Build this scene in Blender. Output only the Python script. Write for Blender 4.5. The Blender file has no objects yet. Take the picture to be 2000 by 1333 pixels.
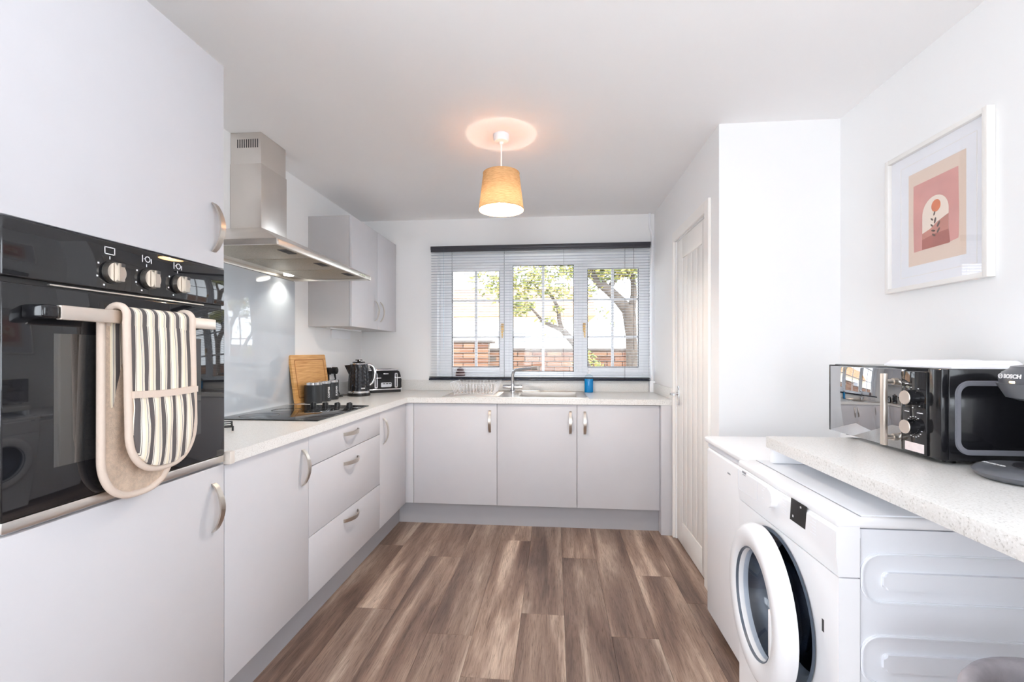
import bpy, bmesh, math, random
from mathutils import Vector, Matrix
random.seed(7)
PI = math.pi
scene = bpy.context.scene
COL = scene.collection

# ------------------------------------------------------------------ camera
cam_d = bpy.data.cameras.new('camera')
cam_d.sensor_fit = 'HORIZONTAL'; cam_d.sensor_width = 36.0
cam_d.lens = 890.0 / 2000.0 * 36.0
cam_d.shift_y = 21.5 / 2000.0
cam_d.clip_start = 0.02; cam_d.clip_end = 200
cam = bpy.data.objects.new('camera', cam_d); COL.objects.link(cam)
cam.location = (0, 0, 1.23)
cam.rotation_euler = (PI / 2, 0, math.atan(83.0 / 890.0))
scene.camera = cam

# ------------------------------------------------------------------ sky, added fill lights, exposure
W = bpy.data.worlds.new('overcast_sky'); scene.world = W; W.use_nodes = True
bg = W.node_tree.nodes['Background']
bg.inputs[0].default_value = (0.87, 0.935, 1.0, 1); bg.inputs[1].default_value = 4.6
def area(name, loc, rot, sx, sy, power, color=(1, 1, 1), portal=False):
    d = bpy.data.lights.new(name, 'AREA'); d.shape = 'RECTANGLE'; d.size = sx; d.size_y = sy
    d.energy = power; d.color = color
    o = bpy.data.objects.new(name, d); COL.objects.link(o); o.location = loc; o.rotation_euler = rot
    if portal: d.cycles.is_portal = True
    return o
# added fill lights at the added windows and door behind the camera, aimed upwards
area('left_fill_light', (-1.60, -0.45, 1.52), (0, math.radians(-118), 0), 1.0, 1.7, 8, (0.86, 0.93, 1.0))
area('right_fill_light', (1.32, -0.45, 1.52), (0, math.radians(118), 0), 1.0, 1.7, 8, (0.86, 0.93, 1.0))
area('rear_fill_light', (-0.1, -4.96, 1.1), (math.radians(115), 0, 0), 1.5, 1.8, 36, (0.86, 0.93, 1.0))
scene.view_settings.view_transform = 'Standard'; scene.view_settings.look = 'None'
scene.view_settings.gamma = 1.0; scene.view_settings.use_curve_mapping = False
scene.view_settings.exposure = 0.48
scene.cycles.use_denoising = True
scene.cycles.max_bounces = 12; scene.cycles.diffuse_bounces = 9
scene.cycles.transparent_max_bounces = 16
scene.cycles.sample_clamp_indirect = 12.0

# ------------------------------------------------------------------ helpers
def S(r, g, b):
    f = lambda c: (c / 255 / 12.92) if c / 255 <= 0.04045 else ((c / 255 + 0.055) / 1.055) ** 2.4
    return (f(r), f(g), f(b))
MATS = {}
def M(name, col, rough=0.5, metal=0.0, noise=None, bump=None, ior=1.5, coat=0.0, trans=0.0, aniso=None):
    m = bpy.data.materials.new(name); m.use_nodes = True
    nt = m.node_tree; b = nt.nodes['Principled BSDF']
    b.inputs['Base Color'].default_value = (*col, 1); b.inputs['Roughness'].default_value = rough
    b.inputs['Metallic'].default_value = metal; b.inputs['IOR'].default_value = ior
    b.inputs['Coat Weight'].default_value = coat; b.inputs['Transmission Weight'].default_value = trans
    tc = nt.nodes.new('ShaderNodeTexCoord')
    sc, am = noise if noise else (9.0, 0.01)
    mp = nt.nodes.new('ShaderNodeMapping'); nt.links.new(tc.outputs['Object'], mp.inputs['Vector'])
    if aniso: mp.inputs['Scale'].default_value = aniso
    n = nt.nodes.new('ShaderNodeTexNoise'); n.inputs['Scale'].default_value = sc; n.inputs['Detail'].default_value = 3
    nt.links.new(mp.outputs['Vector'], n.inputs['Vector'])
    r = nt.nodes.new('ShaderNodeValToRGB')
    r.color_ramp.elements[0].position = 0.3; r.color_ramp.elements[1].position = 0.7
    r.color_ramp.elements[0].color = (*[max(0, c * (1 - am)) for c in col], 1)
    r.color_ramp.elements[1].color = (*[min(1, c * (1 + am)) for c in col], 1)
    nt.links.new(n.outputs['Fac'], r.inputs['Fac']); nt.links.new(r.outputs['Color'], b.inputs['Base Color'])
    if bump:
        bs, bst = bump
        n2 = nt.nodes.new('ShaderNodeTexNoise'); n2.inputs['Scale'].default_value = bs
        nt.links.new(mp.outputs['Vector'], n2.inputs['Vector'])
        bp = nt.nodes.new('ShaderNodeBump'); bp.inputs['Strength'].default_value = bst; bp.inputs['Distance'].default_value = 0.002
        nt.links.new(n2.outputs['Fac'], bp.inputs['Height']); nt.links.new(bp.outputs['Normal'], b.inputs['Normal'])
    MATS[name] = m
    return m
def ramp(nt, src, stops, interp='LINEAR'):
    r = nt.nodes.new('ShaderNodeValToRGB'); cr = r.color_ramp; cr.interpolation = interp
    while len(cr.elements) < len(stops): cr.elements.new(0.5)
    for e, (p, c) in zip(cr.elements, stops): e.position = p; e.color = (*c, 1)
    nt.links.new(src, r.inputs['Fac']); return r
def thin_glass(name, tint=(1, 1, 1), ior=1.5, refl=1.0):
    m = bpy.data.materials.new(name); m.use_nodes = True; nt = m.node_tree
    nt.nodes.remove(nt.nodes['Principled BSDF']); out = nt.nodes['Material Output']
    t = nt.nodes.new('ShaderNodeBsdfTransparent'); t.inputs[0].default_value = (*tint, 1)
    g = nt.nodes.new('ShaderNodeBsdfGlossy'); g.inputs['Roughness'].default_value = 0.01
    fr = nt.nodes.new('ShaderNodeLayerWeight'); fr.inputs['Blend'].default_value = 0.5
    pw = nt.nodes.new('ShaderNodeMath'); pw.operation = 'POWER'; pw.inputs[1].default_value = 5.0; nt.links.new(fr.outputs['Facing'], pw.inputs[0])
    f0 = ((ior - 1) / (ior + 1)) ** 2 * refl
    mu = nt.nodes.new('ShaderNodeMath'); mu.operation = 'MULTIPLY_ADD'; mu.inputs[1].default_value = (1 - f0) * .5; mu.inputs[2].default_value = f0
    nt.links.new(pw.outputs[0], mu.inputs[0])
    mx = nt.nodes.new('ShaderNodeMixShader'); nt.links.new(mu.outputs[0], mx.inputs[0])
    nt.links.new(t.outputs[0], mx.inputs[1]); nt.links.new(g.outputs[0], mx.inputs[2]); nt.links.new(mx.outputs[0], out.inputs[0])
    MATS[name] = m; return m

def nb(): return bmesh.new()
def box(bm, x0, x1, y0, y1, z0, z1, b=0.0, seg=2):
    vs = [bm.verts.new(p) for p in ((x0,y0,z0),(x1,y0,z0),(x1,y1,z0),(x0,y1,z0),(x0,y0,z1),(x1,y0,z1),(x1,y1,z1),(x0,y1,z1))]
    fs = [bm.faces.new([vs[i] for i in f]) for f in ((3,2,1,0),(4,5,6,7),(0,1,5,4),(1,2,6,5),(2,3,7,6),(3,0,4,7))]
    if b > 0:
        es = list({e for f in fs for e in f.edges})
        bmesh.ops.bevel(bm, geom=es, offset=b, segments=seg, profile=0.5, affect='EDGES')
    return bm
def frame_of(d):
    d = Vector(d).normalized(); a = Vector((0, 0, 1)) if abs(d.z) < 0.9 else Vector((1, 0, 0))
    u = d.cross(a).normalized(); v = d.cross(u).normalized(); return u, v
def cyl(bm, p0, p1, r0, r1=None, seg=24, cap=True):
    r1 = r0 if r1 is None else r1; p0 = Vector(p0); p1 = Vector(p1); u, v = frame_of(p1 - p0)
    A = []; B = []
    for i in range(seg):
        a = 2 * PI * i / seg; w = u * math.cos(a) + v * math.sin(a)
        A.append(bm.verts.new(p0 + w * r0)); B.append(bm.verts.new(p1 + w * r1))
    for i in range(seg):
        j = (i + 1) % seg; bm.faces.new((A[i], B[i], B[j], A[j]))
    if cap: bm.faces.new(A); bm.faces.new(B[::-1])
    return bm
def tube(bm, pts, r, seg=8, closed=False, cap=True):
    pts = [Vector(p) for p in pts]; n = len(pts); rs = r if isinstance(r, (list, tuple)) else [r] * n
    rings = []; up = None
    for i, p in enumerate(pts):
        if closed: d = (pts[(i + 1) % n] - pts[i - 1])
        else: d = pts[min(i + 1, n - 1)] - pts[max(i - 1, 0)]
        d.normalize()
        if up is None: u, v = frame_of(d)
        else:
            u = up - d * up.dot(d)
            if u.length < 1e-6: u, _ = frame_of(d)
            u.normalize(); v = d.cross(u)
        up = u
        rings.append([bm.verts.new(p + (u * math.cos(2*PI*k/seg) + v * math.sin(2*PI*k/seg)) * rs[i]) for k in range(seg)])
    m = n if closed else n - 1
    for i in range(m):
        A = rings[i]; B = rings[(i + 1) % n]
        for k in range(seg):
            l = (k + 1) % seg; bm.faces.new((A[k], A[l], B[l], B[k]))
    if cap and not closed: bm.faces.new(rings[0][::-1]); bm.faces.new(rings[-1])
    return bm
def lathe(bm, prof, c=(0, 0, 0), seg=40, sx=1.0, sy=1.0, closed_prof=False):
    c = Vector(c); rings = []
    for r, z in prof:
        if r < 1e-6: rings.append([bm.verts.new(c + Vector((0, 0, z)))])
        else: rings.append([bm.verts.new(c + Vector((r*sx*math.cos(2*PI*k/seg), r*sy*math.sin(2*PI*k/seg), z))) for k in range(seg)])
    pairs = list(zip(rings, rings[1:])) + ([(rings[-1], rings[0])] if closed_prof else [])
    for A, B in pairs:
        for k in range(seg):
            l = (k + 1) % seg
            if len(A) == 1 and len(B) == 1: continue
            if len(A) == 1: bm.faces.new((A[0], B[k], B[l]))
            elif len(B) == 1: bm.faces.new((A[k], B[0], A[l]))
            else: bm.faces.new((A[k], B[k], B[l], A[l]))
    return bm
def prism(bm, pts, d):
    """pts: polygon of 3D points, extruded along vector d"""
    d = Vector(d); A = [bm.verts.new(Vector(p)) for p in pts]; B = [bm.verts.new(Vector(p) + d) for p in pts]
    n = len(pts)
    bm.faces.new(A[::-1]); bm.faces.new(B)
    for i in range(n):
        j = (i + 1) % n; bm.faces.new((A[i], A[j], B[j], B[i]))
    return bm
def rrect(w, h, r, seg=6):
    """rounded rectangle in 2D about the origin"""
    P = []
    for cx, cy, a0 in ((w/2-r, h/2-r, 0), (-w/2+r, h/2-r, PI/2), (-w/2+r, -h/2+r, PI), (w/2-r, -h/2+r, 1.5*PI)):
        for k in range(seg + 1):
            a = a0 + PI/2*k/seg; P.append((cx + r*math.cos(a), cy + r*math.sin(a)))
    return P
def ring_prism(bm, outer, inner, to3, d):
    """band between two equal-count outlines; to3 maps 2D->3D"""
    d = Vector(d); n = len(outer)
    O = [bm.verts.new(Vector(to3(*p))) for p in outer]; I = [bm.verts.new(Vector(to3(*p))) for p in inner]
    O2 = [bm.verts.new(v.co + d) for v in O]; I2 = [bm.verts.new(v.co + d) for v in I]
    for i in range(n):
        j = (i + 1) % n
        bm.faces.new((O2[i], O2[j], I2[j], I2[i])); bm.faces.new((O[i], I[i], I[j], O[j]))
        bm.faces.new((O[i], O[j], O2[j], O2[i])); bm.faces.new((I[i], I2[i], I2[j], I[j]))
    return bm

def mesh_of(name, bm, mat, smooth=True, ang=35):
    bmesh.ops.recalc_face_normals(bm, faces=bm.faces[:])
    me = bpy.data.meshes.new(name); bm.to_mesh(me); bm.free()
    if smooth:
        for p in me.polygons: p.use_smooth = True
        me.set_sharp_from_angle(angle=math.radians(ang))
    mats = mat if isinstance(mat, list) else [mat]
    for m in mats: me.materials.append(MATS[m] if isinstance(m, str) else m)
    return me
def root_loc(o):
    while o.parent is not None: o = o.parent
    return o.location.copy()
def tag(o, label=None, cat=None, group=None, kind=None):
    if label: o['label'] = label
    if cat: o['category'] = cat
    if group: o['group'] = group
    if kind: o['kind'] = kind
    return o
def thing(name, label, cat, loc=(0, 0, 0), rotz=0.0, group=None):
    o = bpy.data.objects.new(name, None); COL.objects.link(o); o.location = loc; o.rotation_euler = (0, 0, rotz)
    o.empty_display_size = 0.05
    return tag(o, label, cat, group)
def part(root, name, bm, mat, local=False, smooth=True, ang=35, label=None):
    if not local: bmesh.ops.translate(bm, verts=bm.verts[:], vec=-root_loc(root))
    o = bpy.data.objects.new(name, mesh_of(name, bm, mat, smooth, ang)); COL.objects.link(o); o.parent = root
    if label: o['label'] = label
    return o
def single(name, bm, mat, label, cat, loc=(0, 0, 0), group=None, smooth=True, ang=35):
    bmesh.ops.translate(bm, verts=bm.verts[:], vec=-Vector(loc))
    o = bpy.data.objects.new(name, mesh_of(name, bm, mat, smooth, ang)); COL.objects.link(o); o.location = loc
    return tag(o, label, cat, group)
def struct(name, bm, mat, smooth=False):
    o = bpy.data.objects.new(name, mesh_of(name, bm, mat, smooth)); COL.objects.link(o); o['kind'] = 'structure'; return o
def share(src, parent, loc=(0, 0, 0), rot=(0, 0, 0), name=None):
    o = src.copy(); COL.objects.link(o); o.parent = parent; o.location = loc; o.rotation_euler = rot
    if name: o.name = name
    return o
def text_bm(body, size, depth=0.0006, bold=0.0, spacing=1.0):
    cu = bpy.data.curves.new('lettering', 'FONT'); cu.body = body; cu.size = size; cu.extrude = depth; cu.offset = bold
    cu.align_x = 'CENTER'; cu.align_y = 'CENTER'; cu.space_character = spacing; cu.resolution_u = 3
    o = bpy.data.objects.new('lettering_tmp', cu); COL.objects.link(o)
    dg = bpy.context.evaluated_depsgraph_get(); me = bpy.data.meshes.new_from_object(o.evaluated_get(dg))
    bm = nb(); bm.from_mesh(me); bpy.data.objects.remove(o); bpy.data.curves.remove(cu); bpy.data.meshes.remove(me)
    return bm
def place_bm(bm, xa, ya, loc):
    """map local x,y,z to axes xa,ya,xa x ya at loc"""
    xa = Vector(xa).normalized(); ya = Vector(ya).normalized(); za = xa.cross(ya)
    m = Matrix((( xa.x, ya.x, za.x, loc[0]), (xa.y, ya.y, za.y, loc[1]), (xa.z, ya.z, za.z, loc[2]), (0, 0, 0, 1)))
    bmesh.ops.transform(bm, matrix=m, verts=bm.verts[:]); return bm
def bow(bm, p0, p1, out, side, w=0.020, depth=0.03, t=0.005, n=14):
    """bow handle: flat arched strip from p0 to p1, bulging along `out`, strip width along `side`"""
    p0 = Vector(p0); p1 = Vector(p1); out = Vector(out).normalized(); side = Vector(side).normalized()
    R = []
    for i in range(n + 1):
        s = i / n; h = depth * math.sin(PI * s) ** 0.75
        wd = w * (0.82 + 0.18 * math.sin(PI * s))
        c = p0.lerp(p1, s) + out * h
        tt = (p1 - p0) / n + out * (depth * (math.sin(PI*min(1, s+.02))**.75 - math.sin(PI*max(0, s-.02))**.75))
        nrm = tt.cross(side).normalized()
        if nrm.dot(out) < 0: nrm = -nrm
        if i in (0, n): nrm = out
        R.append([bm.verts.new(c + side*(a*wd/2) + nrm*(b_*t)) for a, b_ in ((-1, 0), (1, 0), (1, 1), (-1, 1))])
    for A, B in zip(R, R[1:]):
        for k in range(4):
            l = (k + 1) % 4; bm.faces.new((A[k], A[l], B[l], B[k]))
    bm.faces.new(R[0][::-1]); bm.faces.new(R[-1])
    return bm

# ------------------------------------------------------------------ materials
M('wall_paint', S(243, 243, 243), 0.75, noise=(3, .006), bump=(160, 0.02))
M('ceiling_paint', S(247, 246, 246), 0.85, noise=(3, .006), bump=(120, 0.02))
M('door_paint', S(246, 243, 239), 0.35)
M('upvc', S(244, 245, 247), 0.3)
M('cabinet_grey', S(207, 206, 210), 0.42)
M('carcass_grey', S(194, 192, 193), 0.5)
M('plinth_grey', S(172, 171, 175), 0.45)
M('gap_dark', S(70, 68, 68), 0.7)
def worktop_mat():
    m = M('worktop_stone', S(232, 231, 228), 0.28); nt = m.node_tree; b = nt.nodes['Principled BSDF']
    tc = nt.nodes.new('ShaderNodeTexCoord'); v = nt.nodes.new('ShaderNodeTexNoise'); v.inputs['Scale'].default_value = 230
    v.inputs['Detail'].default_value = 4; nt.links.new(tc.outputs['Object'], v.inputs['Vector'])
    r = ramp(nt, v.outputs['Fac'], [(0.30, S(196, 194, 190)), (0.42, S(229, 228, 225)), (0.60, S(233, 232, 230)), (0.72, S(246, 246, 245))])
    nt.links.new(r.outputs['Color'], b.inputs['Base Color'])
worktop_mat()
M('steel', S(226, 220, 214), 0.30, 1.0, noise=(3, 0.10), aniso=(1, 1, 0.25))
M('steel_panel', S(222, 217, 210), 0.34, 1.0, noise=(4, 0.12))
M('nickel', S(205, 197, 188), 0.30, 1.0)
M('bar_steel', S(225, 214, 204), 0.38, 1.0)
M('chrome', S(228, 229, 232), 0.07, 1.0)
M('mesh_filter', S(172, 163, 148), 0.5, 0.6, noise=(160, 0.14))
M('black_glass', (0.012, 0.012, 0.014), 0.03, ior=1.6)
M('hob_glass', (0.010, 0.010, 0.011), 0.05, ior=1.55)
M('oven_window', (0.02, 0.021, 0.023), 0.02, ior=2.1)
M('black_plastic', (0.012, 0.012, 0.013), 0.35)
M('black_gloss', (0.010, 0.010, 0.012), 0.12, ior=1.5)
M('matt_black', (0.022, 0.023, 0.025), 0.5)
M('canister_black', (0.020, 0.022, 0.025), 0.42)
M('kettle_black', (0.012, 0.013, 0.018), 0.22)
M('navy_rail', S(48, 52, 66), 0.25, 0.2)
M('head_rail', S(66, 66, 72), 0.35, 0.2)
M('slat_alu', S(196, 198, 204), 0.35, 0.1)
M('white_plastic', S(243, 244, 247), 0.32)
M('white_enamel', S(246, 247, 250), 0.22)
M('side_enamel', S(236, 239, 245), 0.3)
M('grey_line', S(150, 152, 158), 0.5)
M('white_ink', S(232, 232, 234), 0.5)
M('beige_cap', S(222, 214, 206), 0.45)
M('splash_glass', S(212, 220, 229), 0.03, ior=1.65, coat=0.4)
M('gasket', S(92, 102, 116), 0.4)
M('drum_steel', S(150, 160, 174), 0.22, 1.0)
M('frame_white', S(238, 235, 231), 0.4)
M('mount_board', S(240, 241, 246), 0.8)
M('print_beige', S(233, 212, 196), 0.8)
M('print_pink', S(220, 160, 152), 0.8, noise=(14, 0.06))
M('print_cream', S(243, 228, 214), 0.8)
M('print_orange', S(228, 132, 90), 0.8, noise=(30, 0.08))
M('print_clay', S(200, 138, 124), 0.8, noise=(20, 0.06))
M('print_rust', S(176, 108, 98), 0.8, noise=(20, 0.06))
M('print_leaf', S(112, 92, 84), 0.8)
M('sticker', S(240, 228, 228), 0.6, noise=(60, 0.05))
M('binding', S(222, 205, 191), 0.85, bump=(400, 0.3))
M('terry', S(208, 186, 166), 0.95, noise=(120, 0.12), bump=(500, 0.6))
M('linen_white', S(244, 244, 248), 0.8, bump=(60, 0.2))
M('gold', S(214, 178, 120), 0.3, 1.0)
M('coffee_grey', S(98, 100, 106), 0.3, 0.15)
M('coffee_dark', (0.03, 0.03, 0.035), 0.3)
M('stool_fabric', S(176, 172, 178), 0.85, noise=(40, 0.08), bump=(300, 0.3))
M('stool_seat', S(120, 98, 92), 0.85, noise=(40, 0.08), bump=(300, 0.3))
M('soap_blue', S(0, 150, 222), 0.08, trans=0.15, ior=1.33)
M('ornament_brown', S(88, 58, 60), 0.6)
M('ornament_pale', S(196, 176, 170), 0.6)
M('mortar', S(136, 124, 112), 0.9)
M('coping', S(96, 84, 76), 0.9, noise=(12, 0.15))
M('bark', S(92, 82, 74), 0.9, noise=(26, 0.28), bump=(40, 0.8), aniso=(1, 1, 0.3))
M('render_cream', S(240, 232, 208), 0.9)
M('roof_tile', S(200, 150, 110), 0.9, noise=(20, 0.15))
M('paving', S(196, 190, 180), 0.9, noise=(6, 0.08))
thin_glass('pane_glass', refl=0.5); thin_glass('picture_glass', ior=1.45); thin_glass('bottle_clear', (0.9, 0.95, 0.97))
thin_glass('drum_glass', (0.74, 0.79, 0.85), ior=1.5, refl=1.6)
def bamboo():
    m = M('bamboo', S(214, 160, 98), 0.5); nt = m.node_tree; b = nt.nodes['Principled BSDF']
    tc = nt.nodes.new('ShaderNodeTexCoord'); mp = nt.nodes.new('ShaderNodeMapping'); mp.inputs['Scale'].default_value = (2, 3, 60)
    nt.links.new(tc.outputs['Object'], mp.inputs['Vector'])
    n = nt.nodes.new('ShaderNodeTexNoise'); n.inputs['Scale'].default_value = 2.2; n.inputs['Detail'].default_value = 4
    nt.links.new(mp.outputs['Vector'], n.inputs['Vector'])
    r = ramp(nt, n.outputs['Fac'], [(0.3, S(196, 138, 76)), (0.5, S(217, 164, 100)), (0.7, S(230, 182, 122))])
    nt.links.new(r.outputs['Color'], b.inputs['Base Color'])
bamboo()
def plank_mat():
    m = bpy.data.materials.new('plank_wood'); m.use_nodes = True; nt = m.node_tree; b = nt.nodes['Principled BSDF']
    g = nt.nodes.new('ShaderNodeNewGeometry'); oi = nt.nodes.new('ShaderNodeObjectInfo')
    off = nt.nodes.new('ShaderNodeVectorMath'); off.operation = 'MULTIPLY_ADD'
    cmb = nt.nodes.new('ShaderNodeCombineXYZ')
    for i, k in enumerate((37.0, 53.0, 11.0)):
        mm = nt.nodes.new('ShaderNodeMath'); mm.operation = 'MULTIPLY'; mm.inputs[1].default_value = k
        nt.links.new(oi.outputs['Random'], mm.inputs[0]); nt.links.new(mm.outputs[0], cmb.inputs[i])
    add = nt.nodes.new('ShaderNodeVectorMath'); add.operation = 'ADD'
    nt.links.new(g.outputs['Position'], add.inputs[0]); nt.links.new(cmb.outputs[0], add.inputs[1])
    def stretched(sx, sy, detail, dist=0.0, rough=0.55):
        mp = nt.nodes.new('ShaderNodeMapping'); mp.inputs['Scale'].default_value = (sx, sy, 1)
        nt.links.new(add.outputs[0], mp.inputs['Vector'])
        n = nt.nodes.new('ShaderNodeTexNoise'); n.inputs['Scale'].default_value = 1.0; n.inputs['Detail'].default_value = detail
        n.inputs['Distortion'].default_value = dist; n.inputs['Roughness'].default_value = rough
        nt.links.new(mp.outputs['Vector'], n.inputs['Vector']); return n
    broad = stretched(9, 0.9, 3, 0.5)           # pale and dark bands along the board
    grain = stretched(110, 5.5, 6, 2.2, 0.65)    # fine cathedral grain
    pores = stretched(240, 7, 2, 0.4)
    rb = ramp(nt, broad.outputs['Fac'], [(0.28, S(104, 84, 74)), (0.44, S(140, 116, 102)), (0.56, S(168, 145, 129)), (0.68, S(208, 188, 170))])
    rg = ramp(nt, grain.outputs['Fac'], [(0.32, (0.46, 0.43, 0.41)), (0.47, (0.86, 0.84, 0.83)), (0.60, (1.0, 1.0, 1.0)), (0.72, (1.10, 1.09, 1.08))])
    rp = ramp(nt, pores.outputs['Fac'], [(0.30, (0.76, 0.73, 0.71)), (0.45, (1, 1, 1))])
    def mul(a, c):
        x = nt.nodes.new('ShaderNodeMix'); x.data_type = 'RGBA'; x.blend_type = 'MULTIPLY'; x.inputs[0].default_value = 1.0
        nt.links.new(a, x.inputs[6]); nt.links.new(c, x.inputs[7]); return x.outputs[2]
    c = mul(mul(rb.outputs['Color'], rg.outputs['Color']), rp.outputs['Color'])
    rr = ramp(nt, oi.outputs['Random'], [(0.0, (0.82, 0.81, 0.82)), (0.5, (0.97, 0.96, 0.96)), (1.0, (1.13, 1.11, 1.10))])
    nt.links.new(mul(c, rr.outputs['Color']), b.inputs['Base Color'])
    b.inputs['Roughness'].default_value = 0.36
    bp = nt.nodes.new('ShaderNodeBump'); bp.inputs['Strength'].default_value = 0.12; bp.inputs['Distance'].default_value = 0.001
    nt.links.new(grain.outputs['Fac'], bp.inputs['Height']); nt.links.new(bp.outputs['Normal'], b.inputs['Normal'])
    MATS['plank_wood'] = m
plank_mat()
def stripe_mat():
    m = bpy.data.materials.new('striped_cotton'); m.use_nodes = True; nt = m.node_tree; b = nt.nodes['Principled BSDF']
    tc = nt.nodes.new('ShaderNodeTexCoord'); sp = nt.nodes.new('ShaderNodeSeparateXYZ')
    n = nt.nodes.new('ShaderNodeTexNoise'); n.inputs['Scale'].default_value = 9; nt.links.new(tc.outputs['Object'], n.inputs['Vector'])
    nt.links.new(tc.outputs['Object'], sp.inputs[0])
    wob = nt.nodes.new('ShaderNodeMath'); wob.operation = 'MULTIPLY_ADD'; wob.inputs[1].default_value = 0.006
    nt.links.new(n.outputs['Fac'], wob.inputs[0]); nt.links.new(sp.outputs['Y'], wob.inputs[2])
    dv = nt.nodes.new('ShaderNodeMath'); dv.operation = 'MULTIPLY'; dv.inputs[1].default_value = 1 / 0.0325; nt.links.new(wob.outputs[0], dv.inputs[0])
    fr = nt.nodes.new('ShaderNodeMath'); fr.operation = 'FRACT'; nt.links.new(dv.outputs[0], fr.inputs[0])
    cr = S(244, 236, 222); dk = S(98, 92, 92); tn = S(196, 172, 150); pn = S(241, 230, 206)
    r = ramp(nt, fr.outputs[0], [(0.0, cr), (0.16, pn), (0.30, cr), (0.34, dk), (0.38, cr), (0.44, tn), (0.47, cr), (0.52, dk), (0.86, cr), (0.92, dk), (0.955, cr)], 'CONSTANT')
    nt.links.new(r.outputs['Color'], b.inputs['Base Color']); b.inputs['Roughness'].default_value = 0.9
    MATS['striped_cotton'] = m
stripe_mat()
def brick_mat():
    m = bpy.data.materials.new('brick_clay'); m.use_nodes = True; nt = m.node_tree; b = nt.nodes['Principled BSDF']
    oi = nt.nodes.new('ShaderNodeObjectInfo')
    r = ramp(nt, oi.outputs['Random'], [(0.0, S(112, 76, 58)), (0.4, S(134, 96, 74)), (0.7, S(146, 112, 88)), (1.0, S(124, 90, 72))])
    n = nt.nodes.new('ShaderNodeTexNoise'); n.inputs['Scale'].default_value = 30
    bp = nt.nodes.new('ShaderNodeBump'); bp.inputs['Strength'].default_value = 0.5; bp.inputs['Distance'].default_value = 0.004
    nt.links.new(n.outputs['Fac'], bp.inputs['Height']); nt.links.new(bp.outputs['Normal'], b.inputs['Normal'])
    nt.links.new(r.outputs['Color'], b.inputs['Base Color']); b.inputs['Roughness'].default_value = 0.95
    MATS['brick_clay'] = m
brick_mat()
def leaf_mat():
    m = bpy.data.materials.new('leaf_green'); m.use_nodes = True; nt = m.node_tree; b = nt.nodes['Principled BSDF']
    g = nt.nodes.new('ShaderNodeNewGeometry')
    r = ramp(nt, g.outputs['Random Per Island'], [(0.0, S(92, 106, 62)), (0.45, S(140, 146, 78)), (0.75, S(176, 170, 92)), (1.0, S(204, 186, 110))])
    nt.links.new(r.outputs['Color'], b.inputs['Base Color']); b.inputs['Roughness'].default_value = 0.6
    MATS['leaf_green'] = m
leaf_mat()
def shade_mat():
    m = bpy.data.materials.new('shade_linen'); m.use_nodes = True; nt = m.node_tree; nt.nodes.remove(nt.nodes['Principled BSDF'])
    out = nt.nodes['Material Output']
    tc = nt.nodes.new('ShaderNodeTexCoord'); mp = nt.nodes.new('ShaderNodeMapping'); mp.inputs['Scale'].default_value = (30, 30, 260)
    nt.links.new(tc.outputs['Object'], mp.inputs['Vector'])
    n = nt.nodes.new('ShaderNodeTexNoise'); n.inputs['Scale'].default_value = 1.5; nt.links.new(mp.outputs['Vector'], n.inputs['Vector'])
    r = ramp(nt, n.outputs['Fac'], [(0.3, S(206, 158, 108)), (0.7, S(232, 188, 138))])
    d = nt.nodes.new('ShaderNodeBsdfDiffuse'); t = nt.nodes.new('ShaderNodeBsdfTranslucent')
    nt.links.new(r.outputs['Color'], d.inputs[0]); nt.links.new(r.outputs['Color'], t.inputs[0])
    mx = nt.nodes.new('ShaderNodeMixShader'); mx.inputs[0].default_value = 0.014
    nt.links.new(d.outputs[0], mx.inputs[1]); nt.links.new(t.outputs[0], mx.inputs[2]); nt.links.new(mx.outputs[0], out.inputs[0])
    MATS['shade_linen'] = m
shade_mat()
def emit_mat(name, col, s):
    m = bpy.data.materials.new(name); m.use_nodes = True; b = m.node_tree.nodes['Principled BSDF']
    b.inputs['Base Color'].default_value = (*col, 1); b.inputs['Emission Color'].default_value = (*col, 1); b.inputs['Emission Strength'].default_value = s
    MATS[name] = m
emit_mat('bulb_glow', (1.0, 0.92, 0.82), 560); emit_mat('led_glow', (1.0, 0.96, 0.86), 4); emit_mat('standby_led', (1.0, 0.75, 0.45), 3)

# ------------------------------------------------------------------ room shell
XL, XR, XD, YB, YA, YR, ZC = -1.635, 1.352, 0.797, 3.745, 2.30, -5.0, 2.34
bm = nb(); box(bm, XL - .1, XR + .1, YR - .1, YB, -0.08, -0.004); floor = struct('floor', bm, 'gap_dark')
PW = 0.2; JOINT = {-1.155: 2.82, -0.955: 2.115, -0.755: 2.69, -0.555: 1.95, -0.355: 1.70, -0.155: 2.14, 0.045: 2.74, 0.245: 2.0, 0.445: 2.56, 0.645: 2.30}
PL = 1.26
cache = {}
k = -3
while 0.045 + k * PW > XL - 0.01: k -= 1
x = 0.045 + k * PW
while x < XR:
    key = round(x, 3); j0 = JOINT.get(key, 1.3 + ((k * 0.47) % 1.0))
    y = j0 - 7 * PL
    while y < YB:
        y0, y1 = max(y, YR), min(y + PL, YB); x0, x1 = max(x, XL), min(x + PW, XR)
        if y1 - y0 > 0.02 and x1 - x0 > 0.01 and not (x0 > XD and y0 > YA):
            sz = (round(x1 - x0, 4), round(y1 - y0, 4))
            if sz not in cache:
                b_ = nb(); box(b_, 0.0004, sz[0] - .0004, 0.0004, sz[1] - .0004, -0.004, 0.0, 0.0006, 1)
                o = part(floor, 'plank', b_, 'plank_wood', local=True, smooth=False); cache[sz] = o; o.location = (x0, y0, 0)
            else: share(cache[sz], floor, (x0, y0, 0), name='plank')
        y += PL
    x += PW; k += 1

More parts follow.
